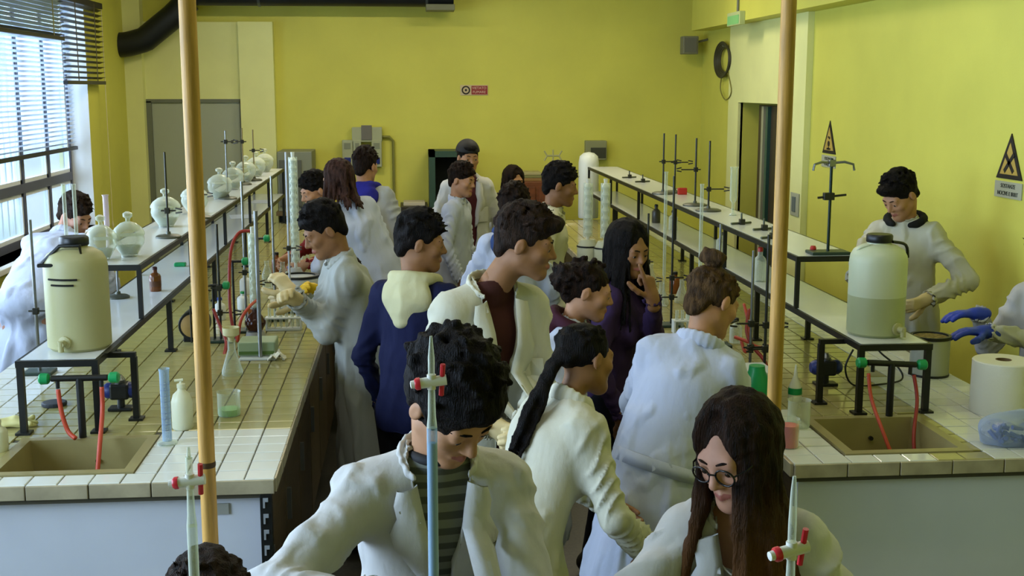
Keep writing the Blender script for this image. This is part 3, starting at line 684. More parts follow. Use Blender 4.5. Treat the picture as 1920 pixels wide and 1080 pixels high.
    for sd in (1, -1):
        eR = np.array([ax[0], nrm(ax[1]*.95-ax[2]*.2), nrm(ax[2]*.95+ax[1]*.2)]); F.ell(w(sd*.0755, -.012, -.008), eR, np.array((.009, .0175, .029))*hs, .006); F.ell(w(sd*.087, -.008, -.005), eR, np.array((.006, .0095, .017))*hs, .004, 'sub')
    F.cone(w(0, -.03, -.06), N+nd*.0, (.041 if female else .047)*s, (.046 if female else .052)*s, .03); F.cut(N-nd*.02, -nd)
    Vh, Qh = F.mesh(); Vh = relax(Vh, Qh, 1, .4)
    loc = (Vh-hcw)@ax.T/hs; fc = loc[Qh].mean(1)
    lipmask = (np.abs(fc[:, 0]) < .023) & (np.abs(fc[:, 2]+.0625) < .0088-.2*np.abs(fc[:, 0])) & (fc[:, 1] > .078)
    VQ.append((Vh, Qh)); mi = [np.zeros(len(VQ[0][1])), lipmask.astype(int)]
    gl = {}
    for sd in (1, -1):
        S, E, Wp, hd, pn = A[sd]; c = hand_curl[0 if sd > 0 else 1]
        F = Field(Wp-.07, Wp+.0, .1); lo_ = np.minimum(Wp-nrm(Wp-E)*.04, Wp+hd*.2)-.085; hi_ = np.maximum(Wp-nrm(Wp-E)*.04, Wp+hd*.2)+.085
        g = gloves and gloves.get(sd)
        F = Field(lo_, hi_, .0042 if fine < .009 else .0055); F.cone(E, Wp, .037*s, .0275*s, .01) if False else F.cone(Wp-nrm(Wp-E)*.05, Wp, .029*s, .0265*s, .01)
        hand_prims(F, Wp, hd, pn, sd, c, 0, point == sd)
        Vq, Qq = F.mesh(); VQ.append((Vq, Qq)); mi.append(np.zeros(len(Qq)))
        if g is not None:
            F = Field(lo_, hi_, .0052); F.cone(Wp-nrm(Wp-E)*.05, Wp, .034*s, .03*s, .01); hand_prims(F, Wp, hd, pn, sd, c, .0025, point == sd); gl[sd] = (F.mesh(), g)
    n = 0; VV = []; QQ = []
    for v_, q_ in VQ: VV.append(v_); QQ.append(q_+n); n += len(v_)
    np_obj('body', np.concatenate(VV), np.concatenate(QQ), [SKIN[skin], m_lip], root, np.concatenate(mi))
    for sd, ((v_, q_), g) in gl.items(): np_obj('glove', v_, q_, g, root)
    for sd in (1, -1):
        e = MB(); e.mi = 0; e.lathe(w(sd*.032, .0775, -.001), [(.0128*hs*math.cos(t), .0128*hs*math.sin(t)) for t in np.linspace(-1.45, .98, 8)], 14, ax[1]-ax[2]*.25)
        eo = e.build('eye', m_eye, root, 'all'); e = MB().lathe(w(sd*.032, .0775, -.001)+nrm(ax[1]-ax[2]*.25)*.0108*hs, [(.0062, 0), (.005, .002), (.001, .0026)], 12, ax[1]-ax[2]*.25); e.build('iris', m_iris, eo, 'all')
        MB().tube([w(sd*.012, .0925, .021), w(sd*.028, .0915, .0265), w(sd*.042, .083, .025), w(sd*.052, .071, .019)], [.0022, .003, .0026, .001], 6).build('eyebrow', HAIR[hcol], root, 'all')
    # ---- clothing
    def sleeves(F, inf, k=.02, cuff=.0):
        for sd in (1, -1):
            S, E, Wp, hd, pn = A[sd]; dv = nrm(Wp-E); Ce = Wp-dv*(.012-cuff)
            F.cone(S-lt*sd*.02, E, .052*s+inf, .04*s+inf, .03); F.cone(E, Ce, .04*s+inf, .031*s+inf*.75, k)
            F.cone(Ce+dv*.01, Ce+dv*.08, .0295*s+inf*.4, .03*s+inf*.4, .004, None, 'sub')
    def ripple(V, Q, amp, sk=True, sd0=0):
        nv = normals(V, Q); d = waves(V, seed+sd0, 5.0, amp*1.0, 5, (1, 1, .5))+waves(V, seed+sd0+77, 13, amp*.36, 6, (1, 1, .6))+waves(V, seed+sd0+31, 8, amp*.55, 5, (1, 1, .1))
        for sd in (1, -1):
            S, E, Wp, hd, pn = A[sd]
            for p, q, fr in ((S, E, .075), (E, Wp, .05)):
                ab = q-p; t = ((V-p)@ab)/(ab@ab); dist = np.linalg.norm(V-p-np.clip(t, 0, 1)[:, None]*ab, axis=1); Lg = np.linalg.norm(ab)
                u_ = nrm(np.cross(ab, z+.01)); v_ = nrm(np.cross(ab, u_)); th = np.arctan2((V-p)@u_, (V-p)@v_)
                wgt = np.clip((.085-dist)/.03, 0, 1)*np.clip(np.minimum(t+.1, 1.1-t)*4, 0, 1)
                d = d*(1-.45*wgt)+wgt*amp*.95*(.25+.75*np.abs(np.sin(th*.5+seed*1.7)))*(1-2*np.abs(np.sin(t*Lg*math.pi/fr*(1+.3*np.sin(4*t+seed))+2.1*np.sin(th+seed)+.7*np.sin(2*th+t*3))))
        low = np.clip((P[2]+.12-V[:, 2])/.25, 0, 1)
        if sk:
            th = np.arctan2((V-P)@lt, (V-P)@ft); d += np.clip((np.hypot((V-P)@lt, (V-P)@ft)-.09)/.05, 0, 1)*low*amp*1.5*np.sin(th*9+seed+2.5*np.sin(V[:, 2]*3))*.8
        return V+nv*np.clip(d, -.012, .02)[:, None]
    allpt = [N, P]+[A[q][i] for q in (1, -1) for i in (0, 1, 2)]
    lo = np.minimum.reduce(allpt)-.22; hi = np.maximum.reduce(allpt)+.14; coatf = None
    if top == 'coat':
        zh = max(P[2]-hem*.75*s, .3); lo[2] = min(lo[2], zh-.02); F = Field(lo, hi, fine); torso(F, .023)
        B = V3(P[0], P[1], zh)-f*.02
        F.cone(P+ut*.1*s, B, .112*s+.018, (.15*s+.03)*sk_flare, .04, (lt, 1.3)); F.cut(V3(P[0], P[1], zh), -z)
        sleeves(F, .018)
        F.cone(N+ut*.05, hcw+ax[2]*.02, .054*s, .056*s, .006, None, 'sub')
        if open_:
            zb = {1: -.26, 2: -.46, 3: -1.2}[open_]*s; w0 = (.062 if open_ == 1 else .056)*s; wmin = 0 if open_ == 1 else .007
            def vee(X, Y, Z):
                x_, y_, z_ = X-N[0], Y-N[1], Z-N[2]; pxx = x_*lt[0]+y_*lt[1]+z_*lt[2]; pyy = x_*ft[0]+y_*ft[1]+z_*ft[2]; pzz = x_*ut[0]+y_*ut[1]+z_*ut[2]
                wd = np.maximum(w0*np.clip((pzz-zb)/(.05*s-zb), 0, 1.3), wmin if open_ > 1 else 0)
                if open_ == 2: wd = np.where(pzz < zb, .006, wd)
                return np.maximum(np.maximum(np.abs(pxx)-wd, -(pyy-.02)), -(pzz-zb+.0) if open_ == 1 else -1)
            F.func(F.lo, F.lo+F.n*F.h, vee, .006)
        coatf = F; Vc, Qc = F.mesh(); Vc = ripple(relax(Vc, Qc, 1), Qc, .0108); cmat = COAT[coat]
        np_obj('lab_coat', Vc, Qc, cmat, root)
        if collar:
            pts = []
            for t in np.linspace(-2.5 if not open_ else -2.35, 2.5 if not open_ else 2.35, 17):
                back = .5+.5*math.cos(t); pts.append(N+ut*(.012+.034*back)*s+(-ft*math.cos(t)*.074+lt*math.sin(t)*.08)*s+ft*.012)
            C_ = Field(N-.16, N+.17, .0055)
            for i_, (p_, q_) in enumerate(zip(pts[:-1], pts[1:])): e_ = min(1, .45+.2*min(i_, 15-i_)); C_.cone(p_-ut*.012, q_-ut*.012, .0085*e_, .0085*e_, .005, (ut, 2.8))
            Vk, Qk = C_.mesh(); np_obj('collar', Vk, Qk, cmat, root)
        if open_:
            # lapels, pocket and hem line draped on the coat front
            def front(xx, zz, off):
                p0 = N+lt*xx+ut*zz+ft*.4; best = None
                for t in np.arange(0, .46, .006):
                    p_ = p0-ft*t; ix = np.round((p_-F.lo)/F.h).astype(int)
                    if (ix < 0).any() or (ix >= F.n).any(): continue
                    if F.d[tuple(ix)] < .004: best = p_; break
                return (best if best is not None else p0-ft*.28)+ft*off
            zb = {1: -.26, 2: -.42, 3: -.42}[open_]*s; w0 = (.062 if open_ == 1 else .056)*s
            for sd in (1, -1):
                rows = []
                for t in np.linspace(0, 1, 10):
                    zz = -.005*s+(zb+.01*s)*t; inner = w0*np.clip((zz-zb)/(.05*s-zb), 0, 1.2)+.002; wid = (.075*s*min(1, .55+t*1.6) if t < .38 else .08*s*(1-t)/.62*1.0)
                    if t < .3 and t > .22: wid *= .8
                    rows.append([front(sd*(inner+wid*u_), zz-.012*u_, .006+.006*math.sin(u_*math.pi)) for u_ in (0, .33, .66, 1)])
                g = MB(); vs = [p_ for row in rows for p_ in row]; vs2 = [p_-ft*.005 for p_ in vs]; nn = len(vs); fs = []
                for i in range(9):
                    for j in range(3): q_ = (i*4+j, i*4+j+1, i*4+j+5, i*4+j+4); fs += [q_, tuple(k_+nn for k_ in q_[::-1])]
                for i in range(9): fs += [(i*4, i*4+4, i*4+4+nn, i*4+nn), (i*4+3, i*4+3+nn, i*4+7+nn, i*4+7)]
                g.add(vs+vs2, fs); g.build('lapel', cmat, root, 'all')
            rows = [[front((.055+.085*u_)*s, (-.2-.11*v_)*s, .004) for u_ in (0, .5, 1)] for v_ in (0, .5, 1)]
            vs = [p_ for row in rows for p_ in row]; g = MB(); g.add(vs+[p_-ft*.006 for p_ in vs], [(0, 1, 4, 3), (1, 2, 5, 4), (3, 4, 7, 6), (4, 5, 8, 7), (0, 9, 10, 1), (1, 10, 11, 2), (0, 3, 12, 9), (3, 6, 15, 12), (2, 11, 14, 5), (5, 14, 17, 8)]); g.build('chest_pocket', cmat, root)
            if open_ == 1:
                for k_ in range(3):
                    p_ = front(.0, zb-.05*s-.1*k_*s, .0); MB().lathe(p_, [(.009, 0), (.009, .003), (.006, .004)], 10, ft).build('button', mat('button_white', 'd8d6c8', .3), root, True)
        if open_ or shirt != '3a3a3a':
            sm = shirt if not isinstance(shirt, str) else cloth('shirt_'+shirt, shirt)
            F = Field(np.minimum(N, P)-.24, np.maximum(N, P)+.24, .011); torso(F, -.001); F.cone(N-ut*.01, N+nd*.025, .058*s, .055*s, .012); F.cut(P-ut*.1, -ut); F.cut(N+nd*.035*s+ut*.0, nd-ft*.5)
            if extra and 'chest' in extra: F.cut(N-ut*.1*s+ft*.1*s, ut*.75+ft*.5)
            Vs, Qs = F.mesh(); so = np_obj('shirt', Vs, Qs, sm, root)
            if extra and 'band' in extra:
                bn = nrm(nd-ft*.5); bb = np.cross(bn, lt); MB().tube([N+nd*.034*s+ft*.006+(lt*math.cos(t)*.053+bb*math.sin(t)*.056)*s for t in np.linspace(0, 6.283, 25)[:-1]], .0105, 8, True).build('neckband', mat('neckband', extra['band'], .8), so, 'all')
    else:
        tm = top if not isinstance(top, str) else cloth('top_'+top, top)
        F = Field(lo, hi, fine); torso(F, .012); sleeves(F, .011, cuff=.01); F.cone(P, P-ut*.08, .118*s, .116*s, .02, (lt, 1.38)); F.cut(P-ut*.1, -ut)
        F.cone(N+ut*.045, hcw+ax[2]*.02, .052*s, .056*s, .006, None, 'sub')
        Vc, Qc = F.mesh(); np_obj('sweater', ripple(relax(Vc, Qc, 1), Qc, .006, False), Qc, tm, root)
    if hood is not None:
        hm = cloth('hood_'+hood, hood); F = Field(N-.24, N+.24, .0075)
        F.ell(N-ft*.075*s-ut*.045*s, np.array([lt, ft, ut]), np.array((.115, .05, .095))*s, .03)
        F.cone(N-ft*.07-ut*.08*s, N-ft*.1*s-ut*.15*s, .07*s, .03*s, .04, (lt, 1.3))
        for t in np.linspace(-2.6, 2.6, 16)[:-1]:
            t2 = t+5.2/15; q1, q2 = (N+ut*(.01+.03*(.5+.5*math.cos(u_)))*s+(-ft*math.cos(u_)*.085+lt*math.sin(u_)*.092)*s for u_ in (t, t2)); F.cone(q1, q2, .021, .021, .02)
        F.ell(N+ut*.06*s, np.array([lt, ft, ut]), np.array((.062, .06, .07))*s, .015, 'sub')
        Vc, Qc = F.mesh(); nv = normals(Vc, Qc); np_obj('hood', Vc+nv*waves(Vc, seed+9, 9, .004)[:, None], Qc, hm, root)
    F = Field(np.minimum.reduce([P, feet[1], feet[-1], knees[1]])-.16, np.maximum.reduce([P, knees[1], knees[-1]])+.16, .016)
    tk = (.62 if lean > 40 else .82) if top == 'coat' else 1.0; F.cone(P+ut*.06, P-ut*.04, .102*s*tk, .106*s*tk, .03, (lt, 1.4))
    for sd in (1, -1): F.cone(hips[sd], knees[sd], .086*s*tk, .064*s, .02); F.cone(knees[sd], feet[sd]+z*.02, .064*s, .052*s, .02)
    Vt, Qt = F.mesh(); np_obj('trousers', Vt, Qt, trouser or m_trs, root)
    for sd in (1, -1):
        F = Field(feet[sd]-V3(.2, .2, .1), feet[sd]+V3(.2, .2, .1), .011); p_ = feet[sd]; F.cone(p_-z*.025-f*.03, p_-z*.035+f*.13*s, .044, .036, .03); F.cone(p_+z*.02, p_-z*.03, .045, .045, .02); F.cut(V3(0, 0, .004), -z); v_, q_ = F.mesh(); np_obj('shoe', v_, q_, m_shoe, root)
    # ---- hair
    hr = np.random.default_rng(seed+100)
    long_ = hair in ('long', 'pony', 'longback')
    lo_h = hcw-V3(.25, .25, .22+(hair_len if long_ else .02)); hi_h = hcw+.22
    F = Field(lo_h, hi_h, .0055 if fine < .008 else .007); hk = lambda c, rr, k=.012, op='add': F.ell(w(*c), ax, np.array(rr)*hs, k, op)
    if hair != 'none':
        puff = .012 if hair in ('curly',) else 0
        hk((0, -.02, .034), (.0805+puff, .1+puff, .0885+puff)); 
        if hair in ('short', 'curly', 'cap'): hk((0, .008+.02*quiff, .078), (.068+puff, .088+puff, .038+puff), .03)
        if quiff: hk((0, .078, .088), (.052, .03, .024), .02); hk((0, .098, .102), (.04, .018, .011), .02)
        hk((0, .118, -.038), (.07, .07, .1) if hair != 'long' else (.058, .066, .112), .012, 'sub')
        if not long_ and hair != 'bun': hk((0, .062, -.10), (.13, .118, .088), .012, 'sub'); hk((0, -.076, -.032), (.054, .032, .042), .02)
        else: hk((0, .085, -.09), (.085, .085, .09), .012, 'sub')
        if hair == 'long': hk((.006, .108, .045), (.022, .06, .045), .012, 'sub')
        for sd in (1, -1):
            if hair not in ('long', 'longback'): hk((sd*.088, -.004, -.012), (.022, .024, .036), .008, 'sub')
        
    def scalp(u_, v_, k=1.0):                 # u azimuth (0 front, pi back), v elevation from crown
        return (.083*k*math.sin(u_)*math.sin(v_), -.02+.103*k*math.cos(u_)*math.sin(v_), .034+.092*k*math.cos(v_))
    if hair in ('short', 'cap'):
        for i in range(230 if hair == 'short' else 0):
            u_, v_ = r.uniform(-3.14, 3.14), r.uniform(.1, 1.35 if abs(u_:=r.uniform(-3.14, 3.14)) > 1.0 else .95); p_ = np.array(scalp(u_, v_, 1.0)); p_[2] += .018*max(0, math.cos(v_)); q_ = p_+np.array((.008*math.sin(u_)+r.uniform(-.012, .012), .022+r.uniform(-.01, .012), .004+r.uniform(-.012, .012)))
            if abs(u_) > 1.6: q_ = p_+np.array((r.uniform(-.006, .006), -.006, -.025))
            F.cone(w(*p_), w(*q_), .0095*hs, .004*hs, .004)
    if hair == 'curly':
        for i in range(420):
            u_ = r.uniform(-3.14, 3.14); v_ = r.uniform(.05, 1.5 if abs(u_) > 1.1 else 1.02); p_ = np.array(scalp(u_, v_, 1.1+r.uniform(-.03, .07))); p_[2] += .02*max(0, math.cos(v_)); q_ = p_+np.array([r.uniform(-.018, .018) for _ in range(3)])
            F.cone(w(*p_), w(*q_), .0105*hs, .008*hs, .007)
    if hair in ('long', 'longback'):
        nst = 120 if fine < .008 else 80; f0 = .62 if hair == 'long' else 1.1
        for i in range(nst):
            sd = 1 if i % 2 else -1; u_ = sd*r.uniform(f0, 3.1); k = .97+r.uniform(0, .07); p_ = w(sd*.006, .05*math.cos(u_)*.6-.01, .119*k); vs_ = [.3, .6, .9, 1.2, 1.5, 1.75]; L = hair_len*r.uniform(.75, 1.0)
            for v_ in vs_:
                q_ = w(*scalp(u_, v_, k)); F.cone(p_, q_, .0105, .0105, .005); p_ = q_
            ctr = V3(N[0], N[1], 0); out = nrm((p_-hcw)*V3(1, 1, 0)); ph = r.uniform(0, 6.28); nseg = 6
            for j in range(nseg):
                step = L/nseg; q_ = p_-z*step+out*(.009*math.sin(ph+j*1.3)+(.004 if j < 2 else .009)); q_ = q_+(hcw-q_)*V3(1, 1, 0)*(.05 if j < 2 else 0)
                dz_ = N[2]-q_[2]
                if dz_ > -.05:       # keep outside the shoulders and chest
                    rel = q_-(N-ut*max(dz_, 0)); rx, ry = rel@lt, rel@ft; need = 1.0; e = math.hypot(rx/(.16*s if dz_ > .03 else .1*s), ry/(.125*s))
                    if e < need: g_ = need/max(e, .2); q_ = q_+(ft*ry*(min(g_, 2.2)-1))+lt*rx*(min(g_, 1.3)-1)*.5
                F.cone(p_, q_, .0105-.0008*j, .0098-.0008*j, .005); p_ = q_
    if hair == 'bun':
        hk((0, -.062, .142), (.044, .042, .034), .01)
        for i in range(16): t = i*.8; F.cone(w(.036*math.cos(t), -.062+.036*math.sin(t), .142+.012*math.cos(2.3*i)), w(.036*math.cos(t+.9), -.062+.036*math.sin(t+.9), .146+.012*math.cos(2.3*i+1)), .013, .011, .004)
        hk((0, -.082, -.035), (.05, .03, .05), .02)
        for i in range(60):
            u_ = r.uniform(-3.14, 3.14); p_ = scalp(u_, r.uniform(.9, 1.5) if abs(u_) > .9 else r.uniform(.6, .95), 1.01); F.cone(w(*p_), w(p_[0]*.6, p_[1]*.6-.035, p_[2]*.7+.035), .008, .007, .004)
    if hair == 'curlybun':
        hk((0, -.1, .03), (.07, .06, .06), .02)
        for i in range(150):
            c_ = (0, -.1, .03) if i % 3 else (0, -.02, .05); rr = (.07, .062, .06) if i % 3 else (.088, .1, .085); v_ = nrm([r.gauss(0, 1) for _ in range(3)]); 
            if not i % 3 and (v_[2] < -.1 or v_[1] > .75): continue
            p_ = np.array(c_)+v_*np.array(rr); q_ = p_+np.array([r.uniform(-.02, .02) for _ in range(3)]); F.cone(w(*p_), w(*q_), .012, .007, .003)
    if hair == 'pony':
        hk((0, -.1, -.005), (.05, .03, .03), .02)
        for i in range(50):
            u_ = r.uniform(-3.14, 3.14); p_ = scalp(u_, r.uniform(.8, 1.4) if abs(u_) > .9 else r.uniform(.5, .9), 1.0); F.cone(w(*p_), w(p_[0]*.5, -.09, .0), .008, .008, .004)
        for i in range(26):
            p_ = w(r.uniform(-.012, .012), -.115, r.uniform(-.015, .015)); L = hair_len*r.uniform(.8, 1.05); tgt = extra['tail'] if extra and 'tail' in extra else -f*.1-z
            off = V3(*[r.uniform(-.03, .03) for _ in range(3)])
            for j in range(7):
                q_ = p_+nrm(V3(*tgt))*L/7+off*.3*math.sin((j+1)/7*3.14)*(1 if j < 4 else -.5)-ax[1]*(.012 if j == 0 else 0); F.cone(p_, q_, .012-.0012*j, .011-.0012*j, .006); p_ = q_
    if hair != 'none':
        Vh, Qh = F.mesh(); nv = normals(Vh, Qh); Vh = Vh+nv*waves(Vh, seed+40, 26, .0022, 6, (1, 1, .35) if long_ else (1, 1, 1))[:, None]
        np_obj('hair', Vh, Qh, HAIR[hcol], root)
    if hair == 'cap':
        F = Field(hcw-.2, hcw+.22, .006); F.ell(w(0, -.02, .045), ax, np.array((.092, .112, .1))*hs, .01); F.cut(w(0, -.02, .052), -(ax[2]+ax[1]*.05))
        F.cone(w(0, .06, .052), w(0, .07, .05), .02, .012, .02) if False else None
        v_, q_ = F.mesh(); cp = np_obj('cap', v_, q_, mat('cap_black', '0b0b0d', .7), root)
        F = Field(hcw-.25, hcw+.25, .006); F.ell(w(0, -.12, .035), ax, np.array((.07, .07, .008))*hs, .01); v_, q_ = F.mesh(); np_obj('brim', v_, q_, mat('cap_black'), cp)
        MB().box(-.025, .025, -.002, .002, -.008, .008).build('strap_patch', mat('cap_grey', '8a8a84', .6), cp) if False else None
    if extra and 'belt' in extra:
        pts = []
        for t in np.linspace(2.0, 4.3, 14):
            q_ = P+ut*.1*s+ft*math.cos(t)*.13*s+lt*math.sin(t)*.172*s; pts.append(q_)
        b_ = MB(); vs = []
        for a_ in pts: o_ = nrm((a_-P)*V3(1, 1, 0)); vs += [a_-ut*.022, a_+ut*.022, a_+ut*.022+o_*.006, a_-ut*.022+o_*.006]
        b_.add(vs, [(4*i+k, 4*i+(k+1) % 4, 4*i+4+(k+1) % 4, 4*i+4+k) for i in range(13) for k in range(4)]+[(0, 1, 2, 3), (52, 55, 54, 53)])
        b_.build('half_belt', COAT[coat], root, 'all')
    return dict(root=root, N=N, P=P, ut=ut, ft=ft, lt=lt, w=w, ax=ax, A=A, hc=hcw, s=s, coat=coatf)
# ------------------------------------------------------------------ the people
GB = 'students in white lab coats'
def stripes():
    m = mat('striped_shirt', '7c7f74', .85); nt = m.node_tree; N_ = nt.nodes.new; t = N_('ShaderNodeTexCoord'); w_ = N_('ShaderNodeTexWave'); w_.bands_direction = 'Z'; w_.inputs['Scale'].default_value = 10; w_.inputs['Distortion'].default_value = .3
    r_ = N_('ShaderNodeValToRGB'); r_.color_ramp.elements[0].position = .38; r_.color_ramp.elements[0].color = lin('4a4c46'); r_.color_ramp.elements[1].position = .5; r_.color_ramp.elements[1].color = lin('74766c')
    nt.links.new(t.outputs['Object'], w_.inputs[0]); nt.links.new(w_.outputs[0], r_.inputs[0]); nt.links.new(r_.outputs[0], nt.nodes['Principled BSDF'].inputs['Base Color']); return m
PP = {}
PP['front_boy'] = person('curly dark-haired young man in white coat over grey striped top at the front', GB, (845, 758, 2.36), 1.0, yaw=8, lean=12, head=(38, 42, -6), hair='curly', hcol='black', skin='fair', open_=1, coat='white', shirt=stripes(), armR=dict(px=(690, 1130, 2.05), pole=(-.2, 1.0, -.5)), armL=dict(px=(905, 1190, 2.1), pole=(-.3, .5, -.6)), fine=.007, seed=1, extra=dict(band='121214'))
PP['front_girl'] = person('young woman with glasses and long chestnut hair looking down at the front right', GB, (1382, 846, 2.3), .94, hsc=.96, yaw=-16, lean=10, head=(-50, 20, -6), hair='long', hcol='ombre', skin='pink', open_=1, coat='white', shirt='c9c4b8', female=True, armR=dict(px=(1230, 1240, 2.05)), armL=dict(px=(1480, 1260, 2.1)), fine=.007, hair_len=.35, seed=2, extra=dict(chest=1))
PP['low_head'] = person('person at the lower left edge of whom only the dark brown crown shows', GB, (388, 1175, 2.05), .95, yaw=0, lean=10, head=(0, 10, 0), hair='short', hcol='brown', top='coat', seed=3, fine=.011)
PP['glove_boy'] = person('dark-haired boy in lab coat working with gloved hands at the left bench', GB, (608, 432, 5.35), .96, yaw=-80, lean=13, head=(-75, 28, 0), hair='short', hcol='black', skin='tan', coat='grey', armR=dict(px=(555, 562, 5.15), pole=(-.2, .3, -1)), armL=dict(px=(548, 550, 5.35), pole=(-.2, .2, -1)), gloves={1: m_latex, -1: m_latex}, hem=.85, seed=4, shirt='8a8672')
PP['long_hair_back'] = person('girl with long brown hair seen from behind near the rear of the left bench', GB, (632, 338, 7.35), .97, yaw=-150, lean=10, sway=20, head=(-140, 15, -5), hair='longback', hcol='auburn', coat='blue', hem=.8, seed=5, hair_len=.22, fine=.011, female=True)
PP['purple_hood'] = person('boy with purple hood over lab coat facing the yellow back wall', GB, (685, 312, 8.5), 1.0, yaw=165, sway=7, lean=5, head=(150, 8, 0), hair='short', hcol='dark', coat='grey', hood='2a2a86', seed=6, fine=.011, collar=False)
PP['red_peek'] = person('dark-haired student leaning over left bench, half hidden behind long brown hair', GB, (590, 358, 7.75), .93, yaw=-60, lean=42, head=(-60, 20, 0), hair='short', hcol='black', top='7a2326', seed=7, fine=.012, armR=dict(rel=(.3, 0, -.3)), armL=dict(rel=(.3, 0, -.3)))
PP['navy_boy'] = person('boy in navy hoodie with cream hood, head turned right', 'students without lab coats', (788, 455, 4.95), 1.0, yaw=150, lean=4, head=(95, 8, 0), hair='short', hcol='black', skin='tan', top='15193a', hood='bdb890', seed=8, fine=.009)
PP['tall_boy'] = person('tall boy with swept-up hair in open lab coat, hands clasped, in the aisle', GB, (985, 456, 4.0), 1.07, hsc=.92, noff=(-.02, -.085, .01), yaw=24, lean=8, head=(80, 12, 0), hair='short', quiff=1, hcol='brown', skin='tan', open_=2, coat='cream', shirt='3a1d18', armR=dict(px=(925, 800, 3.8), pole=(-.8, .45, -.3)), armL=dict(px=(985, 790, 3.78), pole=(-.6, .6, -.2)), gloves={1: m_latex, -1: m_latex}, hem=.7, seed=9, fine=.0075)
PP['cap_boy'] = person('tall boy in black backwards cap and open coat against the rear wall', GB, (878, 296, 9.3), 1.02, yaw=10, lean=0, head=(15, 5, 0), hair='cap', hcol='black', open_=3, shirt='4a2024', coat='white', seed=10, fine=.011)
PP['mid_boy'] = person('dark-haired boy in white coat standing in front of the boy in the cap', GB, (866, 338, 8.4), .93, yaw=70, lean=4, head=(60, 10, 0), hair='short', hcol='dark', coat='blue', seed=11, fine=.011)
PP['rear_girl'] = person('girl with long brown hair facing us at the rear of the aisle', GB, (963, 338, 9.75), .9, yaw=20, lean=5, head=(25, 15, 0), hair='long', hcol='dark', coat='white', seed=12, fine=.012, female=True, hair_len=.2)
PP['blue_collar'] = person('dark-haired student with blue collar, back turned, behind the tall boy', GB, (963, 392, 6.6), .9, yaw=165, lean=8, head=(150, 25, 0), hair='curly', hcol='dark', coat='blue', hood='31446f', seed=13, fine=.011, collar=False)
PP['profile_boy'] = person('boy with short black hair in profile beside the bulb condensers', GB, (1050, 348, 7.0), .98, yaw=75, lean=8, head=(85, 10, 0), hair='short', hcol='black', skin='tan', coat='cream', shirt='15151a', open_=0, seed=14, fine=.01)
PP['nose_woman'] = person('woman with long black hair in purple sweater, finger against her nose', 'students without lab coats', (1178, 467, 4.95), .93, yaw=60, lean=6, head=(30, 14, 0), hair='long', hcol='black', skin='tan', top='38284a', armL=dict(px=(1224, 562, 4.76), pole=(.1, .35, -1), hd=(-.22, -.05, 1), palm=(-.5, .6, 0)), seed=15, fine=.0085, female=True, hair_len=.34, hand_curl=(1.2, .5), point=1)
PP['curly_girl'] = person('girl with curly gathered hair and maroon collar, in profile', GB, (1102, 545, 4.5), .93, yaw=75, lean=18, head=(85, 15, 0), hair='curlybun', hcol='dark', skin='fair', coat='blue', hood='3a1a26', collar=False, seed=16, fine=.009, female=True)
PP['pony_girl'] = person('girl with black ponytail down her back, bending towards the right bench', GB, (1098, 672, 3.5), .9, yaw=120, lean=28, head=(122, 12, 8), hair='pony', hcol='black', skin='tan', coat='cream', seed=17, fine=.008, female=True, hair_len=.34, extra=dict(tail=(-.42, -.25, -.85)), armL=dict(rel=(.3, .0, -.38)), armR=dict(rel=(.22, .02, -.42)), hem=.9)
PP['bun_woman'] = person('woman with hair in a bun seen from behind, in long bluish white coat', GB, (1336, 566, 3.95), .98, yaw=160, lean=14, sway=-14, extra=dict(belt=1), head=(120, 28, 6), hair='bun', hcol='light', skin='fair', coat='blue', seed=18, fine=.0075, female=True, hem=.88, sk_flare=1.25, armR=dict(rel=(.32, .0, -.36)), armL=dict(rel=(.35, .06, -.38), pole=(-.3, .8, -.5)))
PP['right_boy'] = person('boy with dark hoodie collar under his coat, standing by the hazard sign wall', GB, (1688, 366, 6.0), .98, yaw=-40, lean=6, head=(-66, 34, 0), hair='short', quiff=.5, hcol='black', skin='fair', coat='cream', hood='1c1d1c', collar=False, seed=19, fine=.009, armL=dict(px=(1740, 560, 5.75), pole=(-.4, .8, -.2)), armR=dict(px=(1600, 525, 5.7), pole=(-.4, .6, -.3)), gloves={1: m_latex, -1: m_latex}, hem=.8)
PP['glove_person'] = person('person in white coat and blue gloves cut off by the right edge', GB, (1962, 480, 5.0), .95, yaw=-60, lean=12, head=(-75, 15, 0), hair='short', hcol='dark', skin='pink', coat='white', seed=20, fine=.009, armL=dict(px=(1850, 622, 4.85), pole=(-.2, .3, -.9), hd=(-1, 0, .05), palm=(0, 0, -1)), armR=dict(px=(1835, 588, 5.1), pole=(-.2, .3, -.9), hd=(-1, 0, 0), palm=(0, 0, -1)), gloves={1: m_bglove, -1: m_bglove}, hand_curl=(.25, .25))
PP['window_person'] = person('brown-haired person bent over in white coat between left bench and window', GB, (140, 405, 7.0), .97, yaw=170, lean=58, head=(60, 25, 0), hair='short', hcol='brown', skin='pink', coat='blue', seed=21, fine=.01, armL=dict(rel=(.35, -.05, -.3)), armR=dict(rel=(.35, -.05, -.3)))
PP['grey_person'] = person('person in grey sweater with yellow glove, crouching behind the gloved boy', 'students without lab coats', (655, 525, 6.2), .9, yaw=-70, lean=45, head=(-60, 40, 0), hair='short', hcol='dark', top='6d7468', seed=22, fine=.011, armR=dict(px=(540, 535, 5.85)), armL=dict(px=(560, 560, 5.9)), gloves={1: m_latex, -1: m_yglove})
